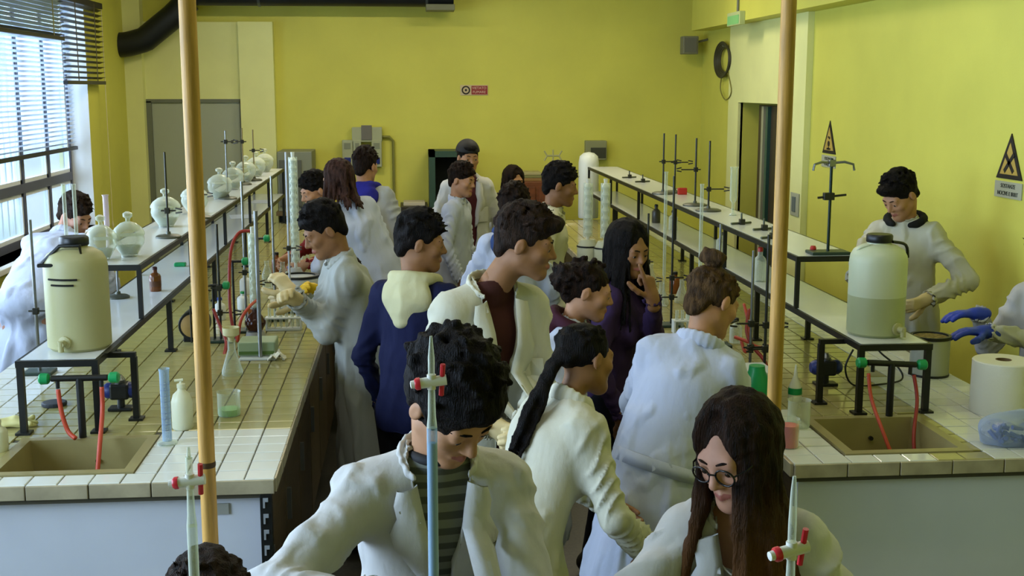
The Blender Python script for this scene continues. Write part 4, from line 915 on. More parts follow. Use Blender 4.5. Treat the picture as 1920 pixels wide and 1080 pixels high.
# glasses and necklace of the girl in front
g = PP['front_girl']; w = g['w']; ax = g['ax']; m_gf = mat('glasses_black', '0c0a0a', .25)
ge = MB()
def gring(cx):
    return [w(cx+.0245*math.cos(t)*(1.0), .101-.2*max(0, abs(cx+.0245*math.cos(t))-.04), -.004+.020*math.sin(t)) for t in np.linspace(0, 6.28, 20)[:-1]]
gl_ = MB().tube(gring(.033), .0022, 6, True).build('glasses', m_gf, g['root'], 'all')
MB().tube(gring(-.033), .0022, 6, True).build('rim', m_gf, gl_, 'all'); MB().tube([w(-.010, .103, .002), w(0, .107, .004), w(.010, .103, .002)], .002, 6).build('bridge', m_gf, gl_)
for sd in (1, -1): MB().tube([w(sd*.056, .096, .0), w(sd*.074, .07, .004), w(sd*.08, .0, .004), w(sd*.078, -.025, -.01)], .002, 6).build('temple', m_gf, gl_)
N, ut, ft, lt = (g[k] for k in ('N', 'ut', 'ft', 'lt'))
MB().tube(smooth_path([N+lt*.055+ut*.01+ft*.03, N+lt*.05-ut*.05+ft*.09, N-ut*.085+ft*.108, N-lt*.05-ut*.05+ft*.09, N-lt*.055+ut*.01+ft*.03], 5), .0022, 6).build('necklace', mat('pearl', 'd8d4c8', .25), g['root'], 'all')

# lighter chestnut ends of the girl's hair
m = HAIR['ombre']; nt = m.node_tree; bs_ = nt.nodes['Principled BSDF']; ln_ = bs_.inputs['Base Color'].links[0].from_socket
gm = nt.nodes.new('ShaderNodeNewGeometry'); sx_ = nt.nodes.new('ShaderNodeSeparateXYZ'); mr_ = nt.nodes.new('ShaderNodeMapRange'); mx_ = nt.nodes.new('ShaderNodeMix'); mx_.data_type = 'RGBA'
z0_ = float(PP['front_girl']['hc'][2]); mr_.inputs[1].default_value = z0_-.06; mr_.inputs[2].default_value = z0_-.3
nt.links.new(gm.outputs['Position'], sx_.inputs[0]); nt.links.new(sx_.outputs[2], mr_.inputs[0]); nt.links.new(mr_.outputs[0], mx_.inputs['Factor']); nt.links.new(ln_, mx_.inputs['A']); mx_.inputs['B'].default_value = lin('6b4726'); nt.links.new(mx_.outputs['Result'], bs_.inputs['Base Color'])
q_ = PP['low_head']['P']; st_ = empty('lab_stool', (q_[0], q_[1], 0), 'round lab stool under the seated person at the lower left', 'stool'); zs = float(q_[2])-.11
MB().lathe((q_[0], q_[1], zs-.03), [(.15, 0), (.16, .01), (.16, .025), (.15, .03)], 24).build('seat', mat('stool_wood', '7a5a34', .5), st_, True)
for k_ in range(4):
    t_ = k_*math.pi/2+.78; MB().rod((q_[0]+.1*math.cos(t_), q_[1]+.1*math.sin(t_), zs-.03), (q_[0]+.17*math.cos(t_), q_[1]+.17*math.sin(t_), 0), .011).build('leg', mat('stool_steel', '55585a', .4, .7), st_, True)
# ------------------------------------------------------------------ things on the racks and benches
# left rack, top shelf: lidded jars, ring stands
def zat(px, py, z): p = at_z(px, py, z); return (float(p[0]), float(p[1]), z)
def on(X, px, z):
    """point on the shelf plane z with given X seen at image column px"""
    lo_, hi_ = 3.6, 11.5
    for _ in range(40):
        m_ = (lo_+hi_)/2
        if (proj((X, m_, z))[0] < px) == (X < 0): lo_ = m_
        else: hi_ = m_
    return (X, m_, z)
JL = ['first lidded glass jar behind the cream tank', 'second lidded glass jar, beside the rim of the left rack', 'round glass jar just left of the dark ring stand rod', 'glass jar right behind the left wooden pole', 'glass jar in the middle of the left rack', 'glass jar beneath the tall pale rod', 'glass jar beyond the tall pale rod', 'small far glass jar near the end of the left rack', 'farthest glass jar at the end of the left rack']
for k, (px, X, r) in enumerate(((192, -1.27, .062), (243, -1.18, .066), (312, -1.24, .075), (366, -1.2, .075), (413, -1.2, .078), (438, -1.22, .074), (462, -1.22, .075), (481, -1.21, .075), (497, -1.2, .075))):
    b = on(X, px, ZT); jar(b, r, JL[k])
for k, (px, X, top, cl, rr, lab) in enumerate(((316, -1.14, 285, [], m_dkst, 'dark ring stand with thin rod in front of the first round jar'), (377, -1.13, 265, [], m_dkst, 'dark ring stand just right of the left wooden pole'), (427, -1.15, 245, [.07], m_steel, 'pale steel ring stand with tall rod against the grey door'), (457, -1.2, 240, [.1], mat('wood_rod', '8a7a4a', .5), 'brownish ring stand rod at the edge of the grey door'), (477, -1.17, 243, [.16], mat('wood_rod'), 'ring stand with small clamp against the pale pilaster'))):
    b = on(X, px, ZT); tz_ = float(at_y(px, top, b[1])[2]); stand(b, tz_, lab, [(tz_-c, -1 if k % 2 else 1, .05) for c in cl]+([(b[2]+.13, 1, .04)] if k in (0, 1) else []), rod=rr, bsize=.06, group='ring stands on the left rack')
# brown bottle, amber, on the lower shelf
def bottle(base, r, h, lab, m, capm, cat='bottle', name='bottle', band=None):
    b = empty(name, base, lab, cat); x, y, z = base
    MB().lathe(base, [(r*.95, 0), (r, .006), (r, h*.6), (r*.85, h*.68), (r*.4, h*.76), (r*.38, h*.88)], 22).build('body', m, b, True)
    MB().lathe((x, y, z+h*.87), [(r*.44, 0), (r*.44, h*.1), (r*.3, h*.13)], 16).build('cap', capm, b, True)
    if band: MB().lathe((x, y, z+h*.2), [(r*1.01, 0), (r*1.01, h*.22)], 22, cap=False).build('paper_label', band, b, True)
    return b
b = on(-1.17, 292, ZL); bottle(b, .027, .115, 'small amber glass bottle on the lower shelf of the left rack', mat('amber', '6a3a10', .15, noise=.1), mat('dark_cap', '3a1012', .4), band=mat('amber_label', '55300f', .5))
stand(on(-1.3, 222, ZL), ZL+.19, 'short ring stand on the lower left shelf beside the cream tank', [], rod=m_steel, bsize=.05)
# papers lying on the lower left shelf
for k, (px, X, rot, lab) in enumerate(((455, -1.2, .2, 'white sheet of paper on the lower left shelf, nearer one'), (490, -1.2, -.1, 'white sheet of paper on the lower left shelf, farther one'))):
    x, y, z = on(X, px, ZL); c_, s_ = math.cos(rot), math.sin(rot); q = [(x+c_*u-s_*v, y+s_*u+c_*v, ZL+.001) for u, v in ((-.09, -.14), (.09, -.14), (.09, .14), (-.09, .14))]
    tag(MB().prism(q, (0, 0, .001)).build('paper_sheet', mat('paper', 'd9dce0', .8)), lab, 'paper', 'sheets on the left rack')
b = on(-1.2, 338, ZL); tag(MB().box(b[0]-.03, b[0]+.03, b[1]-.02, b[1]+.02, ZL, ZL+.02, .005).build('clip_box', m_grn), 'tiny green clip on the lower left shelf behind the amber bottle', 'clip')
# left bench, near the sink
m_hd = mat('soap_plastic', 'd2d2b4', .4, sss=.1)
x, y, z = zat(343, 803, ZB); s_ = empty('soap_bottle', (x, y, z), 'cream squeeze bottle with pump nozzle behind the left sink corner', 'bottle')
MB().lathe((x, y, z), [(.034, 0), (.037, .006), (.037, .1), (.03, .125), (.014, .14), (.012, .15)], 22).build('body', m_hd, s_, True)
MB().lathe((x, y, z+.149), [(.015, 0), (.015, .014), (.006, .018), (.005, .03)], 14).build('pump', m_hd, s_, True); MB().rod((x+.008, y, z+.178), (x-.022, y-.005, z+.176), .005).build('nozzle', m_hd, s_, True)
x, y, z = zat(314, 832, ZB); c_ = empty('measuring_cylinder', (x, y, z), 'tall clear glass measuring cylinder beside the cream soap bottle', 'cylinder')
MB().lathe((x, y, z), [(.034, 0), (.034, .006), (.012, .012)], 20).build('foot', m_gl, c_, True); MB().lathe((x, y, z+.012), [(.016, 0), (.0165, .24), (.019, .252)], 18, cap=False).build('tube', m_glb, c_, True)
for k in range(9): MB().lathe((x, y, z+.05+k*.02), [(.0167, 0), (.0167, .0015)], 16, cap=False).build('graduation', mat('grad_blue', '5a6a8a', .4), c_)
x, y, z = zat(430, 778, ZB); beaker((x, y, z), .042, .09, 'low glass beaker with pale green liquid behind the left wooden pole', clear('green_liquid', '9fd08a', .35), .25)
x, y, z = zat(436, 702, ZB); fl = flask((x, y, z), .045, .15, 'conical flask with cream funnel standing on the left bench', .016)
MB().lathe((x, y, z+.142), [(.012, 0), (.014, .02), (.034, .03), (.036, .062), (.034, .062), (.03, .04), (.01, .03)], 20, cap=False).build('funnel', mat('cream_plastic', 'cfca9c', .4), fl, True)
x, y, z = zat(487, 668, ZB); bx = empty('instrument_box', (x, y, z), 'pale green instrument box with steel rod on the left bench', 'instrument')
MB().box(x-.09, x+.075, y-.05, y+.1, z+.012, z+.075, .006).build('case', mat('case_green', '8d9e78', .5), bx); MB().box(x-.085, x+.07, y-.054, y-.05, z+.02, z+.034).build('front_strip', mat('case_strip', '4f6a2a', .5), bx)
MB().rod((x+.012, y-.07, z+.0), (x+.012, y-.07, float(at_y(494, 395, y-.07)[2])), .009).build('rod', m_steel, bx, True); MB().box(x-.08, x+.08, y-.09, y+.1, z, z+.012, .003).build('base_plate', mat('plate_white', 'c8ccc8', .4), bx)
x, y, z = zat(520, 674, ZB)
v = []; rr = random.Random(3); pm = MB(); n = 7
for j in range(n):
    for i in range(n): v.append((x+(i/(n-1)-.5)*.075+rr.uniform(-.004, .004), y+(j/(n-1)-.5)*.08+rr.uniform(-.004, .004), z+.004+.03*abs(math.sin(i*1.1+j*.7))*math.sin(math.pi*i/(n-1))+rr.uniform(0, .006)))
pm.add(v+[(a_, b_, c_-.003) for a_, b_, c_ in v], [(j*n+i, j*n+i+1, j*n+i+n+1, j*n+i+n) for j in range(n-1) for i in range(n-1)]+[(49+j*n+i, 49+j*n+i+n, 49+j*n+i+n+1, 49+j*n+i+1) for j in range(n-1) for i in range(n-1)])
tag(pm.build('crumpled_tissue', mat('tissue', 'dcd8c0', .85)), 'crumpled cream tissue on the left bench beside the instrument box', 'tissue')
x, y, z = zat(102, 760, ZB); tag(MB().lathe((x, y, z), [(.045, 0), (.047, .004), (.047, .012), (.042, .015)], 20).build('rubber_mat', mat('rubber_dark', '2c3038', .6)), 'flat dark round rubber mat left of the bench tap', 'mat')
# rubber glove left on the bench and a cream jug cut by the edge
x, y, z = zat(38, 800, ZB); F = Field(V3(x-.12, y-.12, z-.01), V3(x+.12, y+.12, z+.12), .005)
F.ell((x, y, z+.016), np.eye(3), (.04, .03, .018), .01)
for a_ in (-.6, -.1, .4, .9): F.cone((x, y, z+.016), (x+.055*math.cos(a_), y+.055*math.sin(a_), z+.012+.01*math.sin(a_*9)), .012, .009, .008)
F.cone((x-.02, y, z+.018), (x-.06, y-.01, z+.02), .024, .02, .015); F.cut((0, 0, z+.0005), (0, 0, -1)); v, q = F.mesh(); v = v+normals(v, q)*waves(v, 5, 22, .003)[:, None]; v[:, 2] = np.maximum(v[:, 2], z)
tag(np_obj('discarded_glove', v, q, mat('glove_pale', 'd6cf8c', .5), None), 'pale yellow rubber glove dropped on the left bench', 'glove')
x, y, z = zat(0, 848, ZB); bottle((x-.01, y+.02, z), .032, .11, 'cream plastic bottle cut by the left picture edge near the sink', m_hd, m_hd)
# round tan disc in black ring: side of a drum-shaped heater
x, y = -1.02, 5.72; pz = float(at_y(318, 612, y)[2]); h_ = empty('heating_drum', (x, y, ZB), 'tan round-faced drum heater with black rim below the left rack', 'heater')
MB().lathe((x, y, pz), [(.066, 0), (.07, .008), (.07, .12), (.06, .13)], 28, (0, 1, 0)).build('drum', m_blk, h_, True); MB().lathe((x, y+.002, pz), [(.001, -.004), (.055, -.003), (.059, 0)], 28, (0, 1, 0)).build('face', mat('tan_face', 'a58446', .55, noise=.1), h_, True)
MB().box(x-.05, x+.05, y+.02, y+.11, ZB, pz-.05, .004).build('foot', m_blk, h_); MB().rod((x-.004, y-.02, ZB+.005), (x-.004, y-.02, pz+.1), .004).build('rod', m_dkst, h_, True)
# motors below the racks
m_mblue = mat('motor_blue', '16286a', .4)
def motor(base, lab):
    x, y, z = base; m_ = empty('stirrer_motor', base, lab, 'motor', 'blue and black stirrer motors')
    MB().box(x-.045, x+.045, y-.03, y+.03, z, z+.012, .003).build('base', m_blk, m_); MB().rod((x, y, z+.01), (x, y, z+.05), .014).build('stem', m_blk, m_, True)
    MB().box(x-.035, x+.035, y-.035, y+.035, z+.045, z+.105, .008).build('body', m_blk, m_)
    for s in (-1, 1): MB().lathe((x+s*.03, y, z+.075), [(.03, 0), (.03, .02), (.02, .034)], 16, (s, 0, 0)).build('end_cap', m_mblue, m_, True)
    MB().lathe((x, y, z+.105), [(.018, 0), (.02, .012), (.008, .03)], 14).build('chuck', m_steel, m_, True); return m_
motor(zat(228, 768, ZB), 'blue and black stirrer motor under the left tank stand'); motor(zat(1547, 722, ZB), 'blue and black stirrer motor under the right tank stand')
# left cluster in the middle of the bench
def st_b(px, py, top, lab, cl=(), rod=None, X=None, rb=False): 
    b = zat(px, py, ZB); return stand(b, float(at_y(px, top, b[1])[2]), lab, [(ZB+c, d, ln) for c, d, ln in cl], rb, rod or m_steel, .006, 'ring stands on the left bench', .06)
st_b(463, 622, 340, 'thin ring stand with red tip beside the red hose on the left bench', [(.3, 1, .05)])
st_b(517, 600, 330, 'pale ring stand behind the bulb condenser on the left bench', [(.2, -1, .05)])
st_b(545, 585, 285, 'tall pale ring stand at the rear of the left bench', [(.35, 1, .04)], mat('rod_pale', 'b9bcc4', .4))
st_b(415, 640, 420, 'black ring stand under the rack near the green clamp', [(.14, 1, .07), (.26, -1, .04)], m_dkst)
b = zat(480, 640, ZB); bead_condenser(b[0], b[1], ZB+.13, float(at_y(480, 425, b[1])[2]), .02, 'bulb condenser with pale glass beads beside the red hose')
flk = empty('round_flask', (b[0], b[1], ZB), 'dark brown round flask heated under the bulb condenser', 'flask')
MB().lathe((b[0], b[1], ZB+.05), [(.014, 0), (.035, .006), (.05, .035), (.05, .05), (.03, .08), (.014, .092), (.014, .12)], 20).build('bulb', mat('brown_liquid', '3a1a10', .1), flk, True); MB().lathe((b[0], b[1], ZB), [(.05, 0), (.05, .02), (.042, .05)], 18).build('mantle', mat('mantle_grey', '9a9a96', .5), flk, True)
b2 = zat(556, 545, ZB); bead_condenser(b2[0], b2[1], ZB+.14, float(at_y(556, 285, b2[1])[2]), .024, 'tall bulb condenser at the rear of the left bench')
MB().lathe((b2[0], b2[1], ZB), [(.05, 0), (.05, .09), (.03, .14)], 18).build('mantle_stub', mat('mantle_grey'), None, True); o = bpy.data.objects['mantle_stub']; o.name = 'heating_mantle'; tag(o, 'grey heating mantle under the tall rear condenser', 'heater')
x, y, z = zat(568, 500, ZB); y = 6.9; x = -.62; mt = empty('heating_bath', (x, y, ZB), 'white round heating bath with dial behind the gloved boy', 'heater')
MB().lathe((x, y, ZB), [(.11, 0), (.115, .01), (.115, .12), (.1, .13)], 28).build('body', mat('enamel_white', 'c9cdd2', .3), mt, True); MB().lathe((x, y, ZB+.128), [(.117, 0), (.117, .012), (.095, .012)], 28, cap=False).build('rim', m_blk, mt, True)
MB().lathe((x+.03, y-.112, ZB+.06), [(.036, 0), (.036, .006), (.03, .008)], 18, (.2, -1, 0)).build('dial', mat('dial_grey', '8d9496', .4), mt, True)
# red hoses of the left cluster
A_ = lambda px, py, Y: tuple(map(float, at_y(px, py, Y)))
hose([A_(470, 433, 5.95), A_(448, 437, 5.95), A_(433, 470, 5.9), A_(430, 540, 5.8), A_(434, 600, 5.7), A_(446, 640, 5.6)], .008, m_dkred, 'dark red hose arching from the condenser down the left bench')
hose([A_(400, 580, 5.7), A_(412, 610, 5.65), A_(424, 640, 5.6), A_(420, 668, 5.45)], .008, m_dkred, 'dark red hose running behind the cream funnel')
hose([A_(446, 640, 5.6), A_(452, 600, 5.55), A_(468, 575, 5.6), A_(485, 560, 5.7)], .007, m_red, 'thin red hose bending up to the brown flask')
for k, (px, py, Y, lab) in enumerate(((453, 490, 5.95, 'green clamp knob on the rack behind the red hose'), (494, 447, 6.6, 'green clamp knob right of the bulb condenser'), (417, 535, 5.75, 'green clamp knob low beside the left wooden pole'))):
    p = A_(px, py, Y); t_ = empty('clamp_knob', (p[0], p[1], ZB), lab, 'clamp', 'green clamp knobs'); MB().rod((p[0]-.045, p[1], ZB), (p[0]-.045, p[1], p[2]), .006).build('post', m_blk, t_); MB().rod((p[0]-.06, p[1], p[2]), (p[0], p[1], p[2]), .007).build('arm', m_blk, t_); MB().lathe(p, [(.01, 0), (.02, .006), (.02, .028), (.012, .034)], 12, (1, 0, 0)).build('knob', m_grn, t_, True)
rr = random.Random(5)
for k in range(9):
    px, py = rr.uniform(500, 565), rr.uniform(470, 545); b = zat(px, py+35, ZB)
    if b[0] > -.5: continue
    if k % 2: beaker(b, .03, .075, ['small clear beaker at the rear of the left bench, near the stands', 'small clear beaker beside the rear condenser', 'small clear beaker between two steel stands', 'small clear beaker by the heating bath'][k//2 % 4], group='beakers at the rear of the left bench')
    else: flask(b, .034, .11, ['small conical flask at the rear of the left bench', 'small conical flask near the heating bath', 'small conical flask between the condensers', 'small conical flask beyond the red hose', 'small conical flask at the aisle edge'][k//2], group='flasks at the rear of the left bench')
# far end of left bench: grey boxes on the wall side
fb = empty('grey_cabinet', (-.95, 12.2, 0), 'grey metal cabinet at the rear wall beyond the left rack', 'cabinet')
x0_, x1_ = float(at_y(515, 0, 12.2)[0]), float(at_y(580, 0, 12.2)[0]); zt_ = float(at_y(550, 283, 12.1)[2])
MB().box(x0_, x1_, 11.95, 12.48, .9, zt_, .006).build('body', mat('cab_grey', '7d8270', .5), fb); MB().box(x0_+.02, x1_-.1, 11.93, 11.95, .95, zt_-.08, .004).build('door', mat('cab_door', '575a52', .5), fb); MB().box(x0_-.02, x1_+.02, 11.9, 12.48, .86, .9).build('table_top', mat('cab_top', '6a5a3a', .5), fb)
for xx in (x0_, x1_-.04): MB().box(xx, xx+.04, 12.0, 12.4, 0, .86).build('leg', m_blk, fb)
# tall stands and tubes on the left between bench edge and window
def stand_l(px, py, top, lab, cl=()): b = zat(px, py, ZB); stand(b, float(at_y(px-6, top, b[1])[2]), lab, cl, False, m_steel, .007, 'tall stands by the window', .06)
stand_l(75, 700, 412, 'tall steel stand with black clamp left of the cream tank', [(1.17, 1, .05)])
for k, (px, top) in enumerate(((128, 345), (147, 345))):
    b = (float(at_y(px, 500, 5.35)[0]), 5.35, ZB); tube_glass(b, 1.1, float(at_y(px, top, 5.35)[2]), .008, ('left', 'right')[k]+' one of the pair of white glass tubes behind the cream tank cap', 'burette', m_glw, 'pair of white tubes by the window')
b = on(-1.32, 203, ZT); tube_glass((b[0], b[1], ZT), ZT+.05, float(at_y(203, 365, b[1])[2]), .012, 'white glass column with pinkish middle near the window', 'glass_column', clear('pink_glass', 'e6d6e0', .6), 'glass column')
# ------------------------------------------------------------------ right rack
RS = [(1243, 1.74, 250, 'leftmost slim ring stand on the right rack', 1), (1265, 1.84, 252, 'ring stand with long side clamp, second from the left on the right rack', 1), (1303, 1.76, 259, 'slim ring stand third from the left on the right rack', -1), (1328, 1.76, 264, 'slim ring stand with low clamp, fourth on the right rack', 1)]
for k, (px, X, top, lab, sd) in enumerate(RS):
    b = on(X, px, ZT); tz_ = float(at_y(px, top, b[1])[2]); stand(b, tz_, lab, [(tz_-.19-(.09 if k == 3 else 0)+.0, sd, .09)], True, m_dkst, .006, 'slim ring stands on the right rack', .075)
b = zat(1566, 464, ZT); b = (1.82, 5.02, ZT); px_ = proj(b)[0]
bs = empty('burette_stand', b, 'tall black stand with butterfly clamp at the near end of the right rack', 'stand')
x, y, z = b; tz_ = float(at_y(1566, 297, y)[2]); MB().box(x-.085, x+.085, y-.05, y+.05, z, z+.014, .004).build('base', mat('stand_base_green', '263a30', .4), bs); MB().rod((x, y, z+.01), (x, y, tz_), .0065).build('rod', mat('rod_black_green', '1a2a24', .4, .5), bs, True)
zc = tz_-.02
q = MB().box(x-.015, x+.015, y-.015, y+.015, zc-.015, zc+.015, .003).build('boss', m_steel, bs)
for s in (-1, 1): MB().tube([(x, y, zc), (x+s*.05, y-.02, zc+.006), (x+s*.085, y-.03, zc-.004), (x+s*.09, y-.03, zc-.03)], .0055, 7).build('butterfly_arm', m_steel, bs, True)
zc = float(at_y(1566, 368, y)[2]); q = MB().box(x-.03, x+.016, y-.014, y+.014, zc-.016, zc+.016, .003).build('boss', m_dkst, bs); MB().rod((x-.055, y, zc-.006), (x+.07, y, zc+.006), .005).build('clamp_arm', m_dkst, bs)
# odds and ends on the right top shelf
rr = random.Random(8); m_odd = mat('clamp_metal', '565a4c', .4, .5)
for k, (px, X, lab) in enumerate(((1180, 1.78, 'small clamp lying far along the right rack'), (1205, 1.8, 'bent clamp lying before the first slim stand'), (1390, 1.76, 'metal clamp lying left of the right wooden pole'), (1432, 1.8, 'black-screwed clamp lying close to the right wooden pole'), (1448, 1.74, 'short clamp lying on the rim beside the right wooden pole'))):
    x, y, z = on(X, px, ZT); c_ = empty('loose_clamp', (x, y, z), lab, 'clamp', 'loose clamps on the right rack'); MB().rod((x-.06, y-.02, z+.007), (x+.06, y+.03, z+.007), .006).build('bar', m_odd, c_, True); MB().box(x-.012, x+.016, y-.02, y+.012, z, z+.03, .003).build('boss', m_dkst, c_); MB().rod((x, y, z+.025), (x, y, z+.06), .005).build('screw', m_odd, c_, True)
x, y, z = on(1.77, 1533, ZT); tag(MB().lathe((x, y+.06, z), [(.012, 0), (.014, .02), (.01, .03)], 12).build('red_stopper', mat('red_plastic', 'b02820', .4)), 'tiny red stopper beside the base of the tall black stand', 'stopper')
x, y, z = on(1.86, 1279, ZT); tag(MB().box(x-.03, x+.03, y-.02, y+.02, z, z+.045, .004).build('red_box', mat('red_plastic')), 'tiny red box on the right rack among the slim stands', 'box')
x, y, z = on(1.84, 1374, ZT); tube_glass((x, y, z), z+.03, float(at_y(1374, 313, y)[2]), .02, 'faint glass tube upright on the right rack before the pale door trim', 'glass_column', m_gl, 'glass column on the right rack')
# far domed carboy on the end of the right rack
x, y = 1.7, 10.55; c_ = empty('domed_carboy', (x, y, ZL), 'white domed carboy at the far end of the right rack', 'tank'); r_ = .1; zt_ = float(at_y(1118, 291, y)[2])
MB().lathe((x-.0, y+.55, .9), [(.09, 0), (.095, .02), (.095, zt_-.9-.1), (.085, zt_-.9-.04), (.05, zt_-.9-.01), (.001, zt_-.9)], 26).build('body', mat('dome_white', 'd6dcd4', .35), c_, True)
c_.location = (x, y+.55, .9); bpy.context.view_layer.update()
for ch in c_.children:
    for v_ in ch.data.vertices: v_.co += Vector((x, y, ZL))-Vector((x, y+.55, .9))
# bulb condensers on the right bench
for k, (px, Y, lab) in enumerate(((1097, 8.3, 'left bulb condenser of the pair behind the black-haired woman'), (1134, 8.2, 'right bulb condenser of the pair behind the black-haired woman'))):
    X = 1.36+.0; p = at_y(px, 480, Y); x = max(float(p[0]), 1.27); bead_condenser(x, Y, ZB+.14, float(at_y(px, 335, Y)[2]), .03, lab)
    t_ = empty('heating_mantle', (x, Y, ZB), ('left', 'right')[k]+' pale heating mantle under the bulb condensers of the right bench', 'heater'); MB().lathe((x, Y, ZB), [(.07, 0), (.075, .02), (.075, .1), (.05, .15)], 22).build('body', mat('mantle_pale', 'b9bba0', .5), t_, True); MB().lathe((x, Y, ZB+.098), [(.078, 0), (.078, .01), (.06, .01)], 22, cap=False).build('rim', m_blk, t_, True)
# stands, burettes and hoses along the aisle side of the right bench
GR = 'stands on the right bench'
for k, (px, X, top, lab, md) in enumerate(((1258, 1.34, 330, 'thin dark stand behind the woman with the bun', m_dkst), (1213, 1.33, 400, 'dark stand beside the pointing finger', m_dkst), (1432, 1.45, 440, 'dark stand just left of the right wooden pole', m_dkst), (1405, 1.4, 470, 'steel stand above the red hoses on the right bench', m_steel), (1345, 1.45, 420, 'steel stand behind the bun of hair', m_steel))):
    b = on(X, px, ZB); stand(b, float(at_y(px, top, b[1])[2]), lab, [(ZB+.25, (-1)**k, .06), (ZB+.15, -(-1)**k, .05)], False, md, .006, GR, .06)
for k, (px, X, top, lab) in enumerate(((1244, 1.42, 322, 'tall white burette standing on the right bench, nearer the rear'), (1310, 1.5, 345, 'tall white burette before the middle of the right rack'))):
    b = on(X, px, ZB); tube_glass(b, ZB+.12, float(at_y(px, top, b[1])[2]), .009, lab, 'burette', m_glw, 'white burettes on the right bench')
Y_ = 4.95
hose([A_(1405, 580, 5.0), A_(1400, 620, 4.95), A_(1412, 650, 4.9), A_(1435, 680, 4.85), A_(1440, 720, 4.8)], .008, m_dkred, 'dark red hose dropping beside the right wooden pole')
hose([A_(1378, 632, 5.0), A_(1400, 640, 4.95), A_(1425, 652, 4.9), A_(1452, 645, 4.95)], .008, m_red, 'orange red hose crossing level behind the right wooden pole')
hose([A_(1395, 570, 5.1), A_(1402, 600, 5.05), A_(1408, 640, 5.0), A_(1398, 660, 4.95), A_(1390, 640, 5.0)], .007, m_red, 'looped orange hose near the shoulder of the woman with the bun')
b = on(1.34, 1405, ZB); ht = empty('hot_plate', b, 'white-topped hot plate with black sides near the red hoses', 'heater'); x, y, z = b
MB().box(x-.07, x+.07, y-.08, y+.08, z, z+.1, .006).build('case', m_blk, ht); MB().box(x-.08, x+.08, y-.09, y+.09, z+.1, z+.115, .004).build('plate', mat('plate_white', 'c8ccc8', .4), ht); MB().lathe((x, y-.08, z+.04), [(.016, 0), (.016, .012), (.012, .014)], 14, (0, -1, 0)).build('dial', m_grn, ht, True)
x, y, z = 1.32, 4.35, ZB; tag(MB().lathe((x, y, z), [(.05, 0), (.055, .01), (.05, .1), (.032, .14), (.03, .16)], 20).build('green_bottle', m_grn, None, True), 'green plastic bottle half hidden behind the bluish coat', 'bottle')
for k, (px, X, lab) in enumerate(((1220, 1.5, 'glass flask on the far part of the right bench'), (1240, 1.42, 'glass flask next to the thin dark stand'), (1278, 1.55, 'glass flask under the middle of the right rack'), (1300, 1.5, 'glass flask behind the bun'), (1192, 1.4, 'glass flask beyond the pointing hand'))):
    flask(on(X, px, ZB), .042, .13, lab, group='flasks on the right bench', m=m_glw)
for k, (px, X, lab) in enumerate(((1230, 1.75, 'dark bottle on the lower right shelf, far end'), (1262, 1.78, 'grey jar on the lower right shelf among stands'), (1352, 1.78, 'clear jar standing midway on the lower right shelf'), (1424, 1.72, 'tall glass bottle with red cap left of the right wooden pole'))):
    b = on(X, px, ZL); bottle(b, .03, .13 if k < 3 else .17, lab, (mat('bottle_dark', '3d3a2c', .3), m_glw, m_glw, m_glw)[k], (m_blk, m_dkst, m_steel, mat('red_plastic'))[k])
# near part of the right bench
x, y, z = zat(1490, 752, ZB); wb = empty('wash_bottle', (x, y, z), 'white conical wash bottle just right of the right wooden pole', 'bottle'); MB().lathe((x, y, z), [(.026, 0), (.028, .008), (.024, .06), (.008, .1), (.006, .12), (.003, .145)], 16).build('body', mat('wash_white', 'd8d8c4', .4), wb, True); MB().lathe((x, y, z+.03), [(.0275, 0), (.0265, .025)], 16, cap=False).build('band', m_grn, wb, True)
x, y, z = zat(1497, 800, ZB); beaker((x, y, z), .04, .1, 'clear plastic cup with white rim in front of the wash bottle', None, .3, m_glw)
x, y, z = zat(1478, 838, ZB); beaker((x, y, z), .034, .1, 'glass with rosy red liquid against the right wooden pole', mat('pink_liquid', 'd8585a', .3), .75)
x, y, z = zat(1741, 702, ZB); pb = empty('paint_bucket', (x, y, z), 'pale grey round pot with black rim beside the right tank', 'pot')
MB().lathe((x, y, z), [(.078, 0), (.08, .01), (.08, .15), (.08, .165)], 30).build('body', mat('pot_grey', 'a4a697', .4, .2), pb, True); MB().lathe((x, y, z+.158), [(.083, 0), (.084, .014), (.072, .014), (.07, 0)], 30, cap=False).build('rim', m_blk, pb, True); MB().lathe((x, y, z), [(.082, 0), (.082, .01)], 30, cap=False).build('base_ring', m_blk, pb, True); MB().lathe((x, y, z+.165), [(.001, .002), (.07, 0)], 24, cap=False).build('filling', mat('pot_fill', '7a6a3a', .9, noise=.5, nscale=60, bump=.8, bscale=80), pb, True)
x, y, z = zat(1880, 780, ZB); y += .06; x += .02; pr_ = empty('paper_roll', (x, y, z), 'fat white paper towel roll standing at the right edge', 'paper roll')
MB().lathe((x, y, z), [(.108, 0), (.11, .004), (.11, .196), (.106, .2), (.028, .2), (.026, .19), (.026, .02)], 40, cap=False).build('roll', mat('paper_white', 'd4d2c0', .9, bump=.2, bscale=40), pr_, True); MB().lathe((x, y, z), [(.029, .01), (.029, .201), (.026, .201), (.026, .01)], 20, cap=False).build('core', mat('cardboard', '6f5a3a', .8), pr_, True)
x, y, z = zat(1897, 832, ZB); bg = empty('vial_bag', (x, y, z), 'clear bag of bluish plastic vials at the lower right edge', 'bag'); rr = random.Random(4)
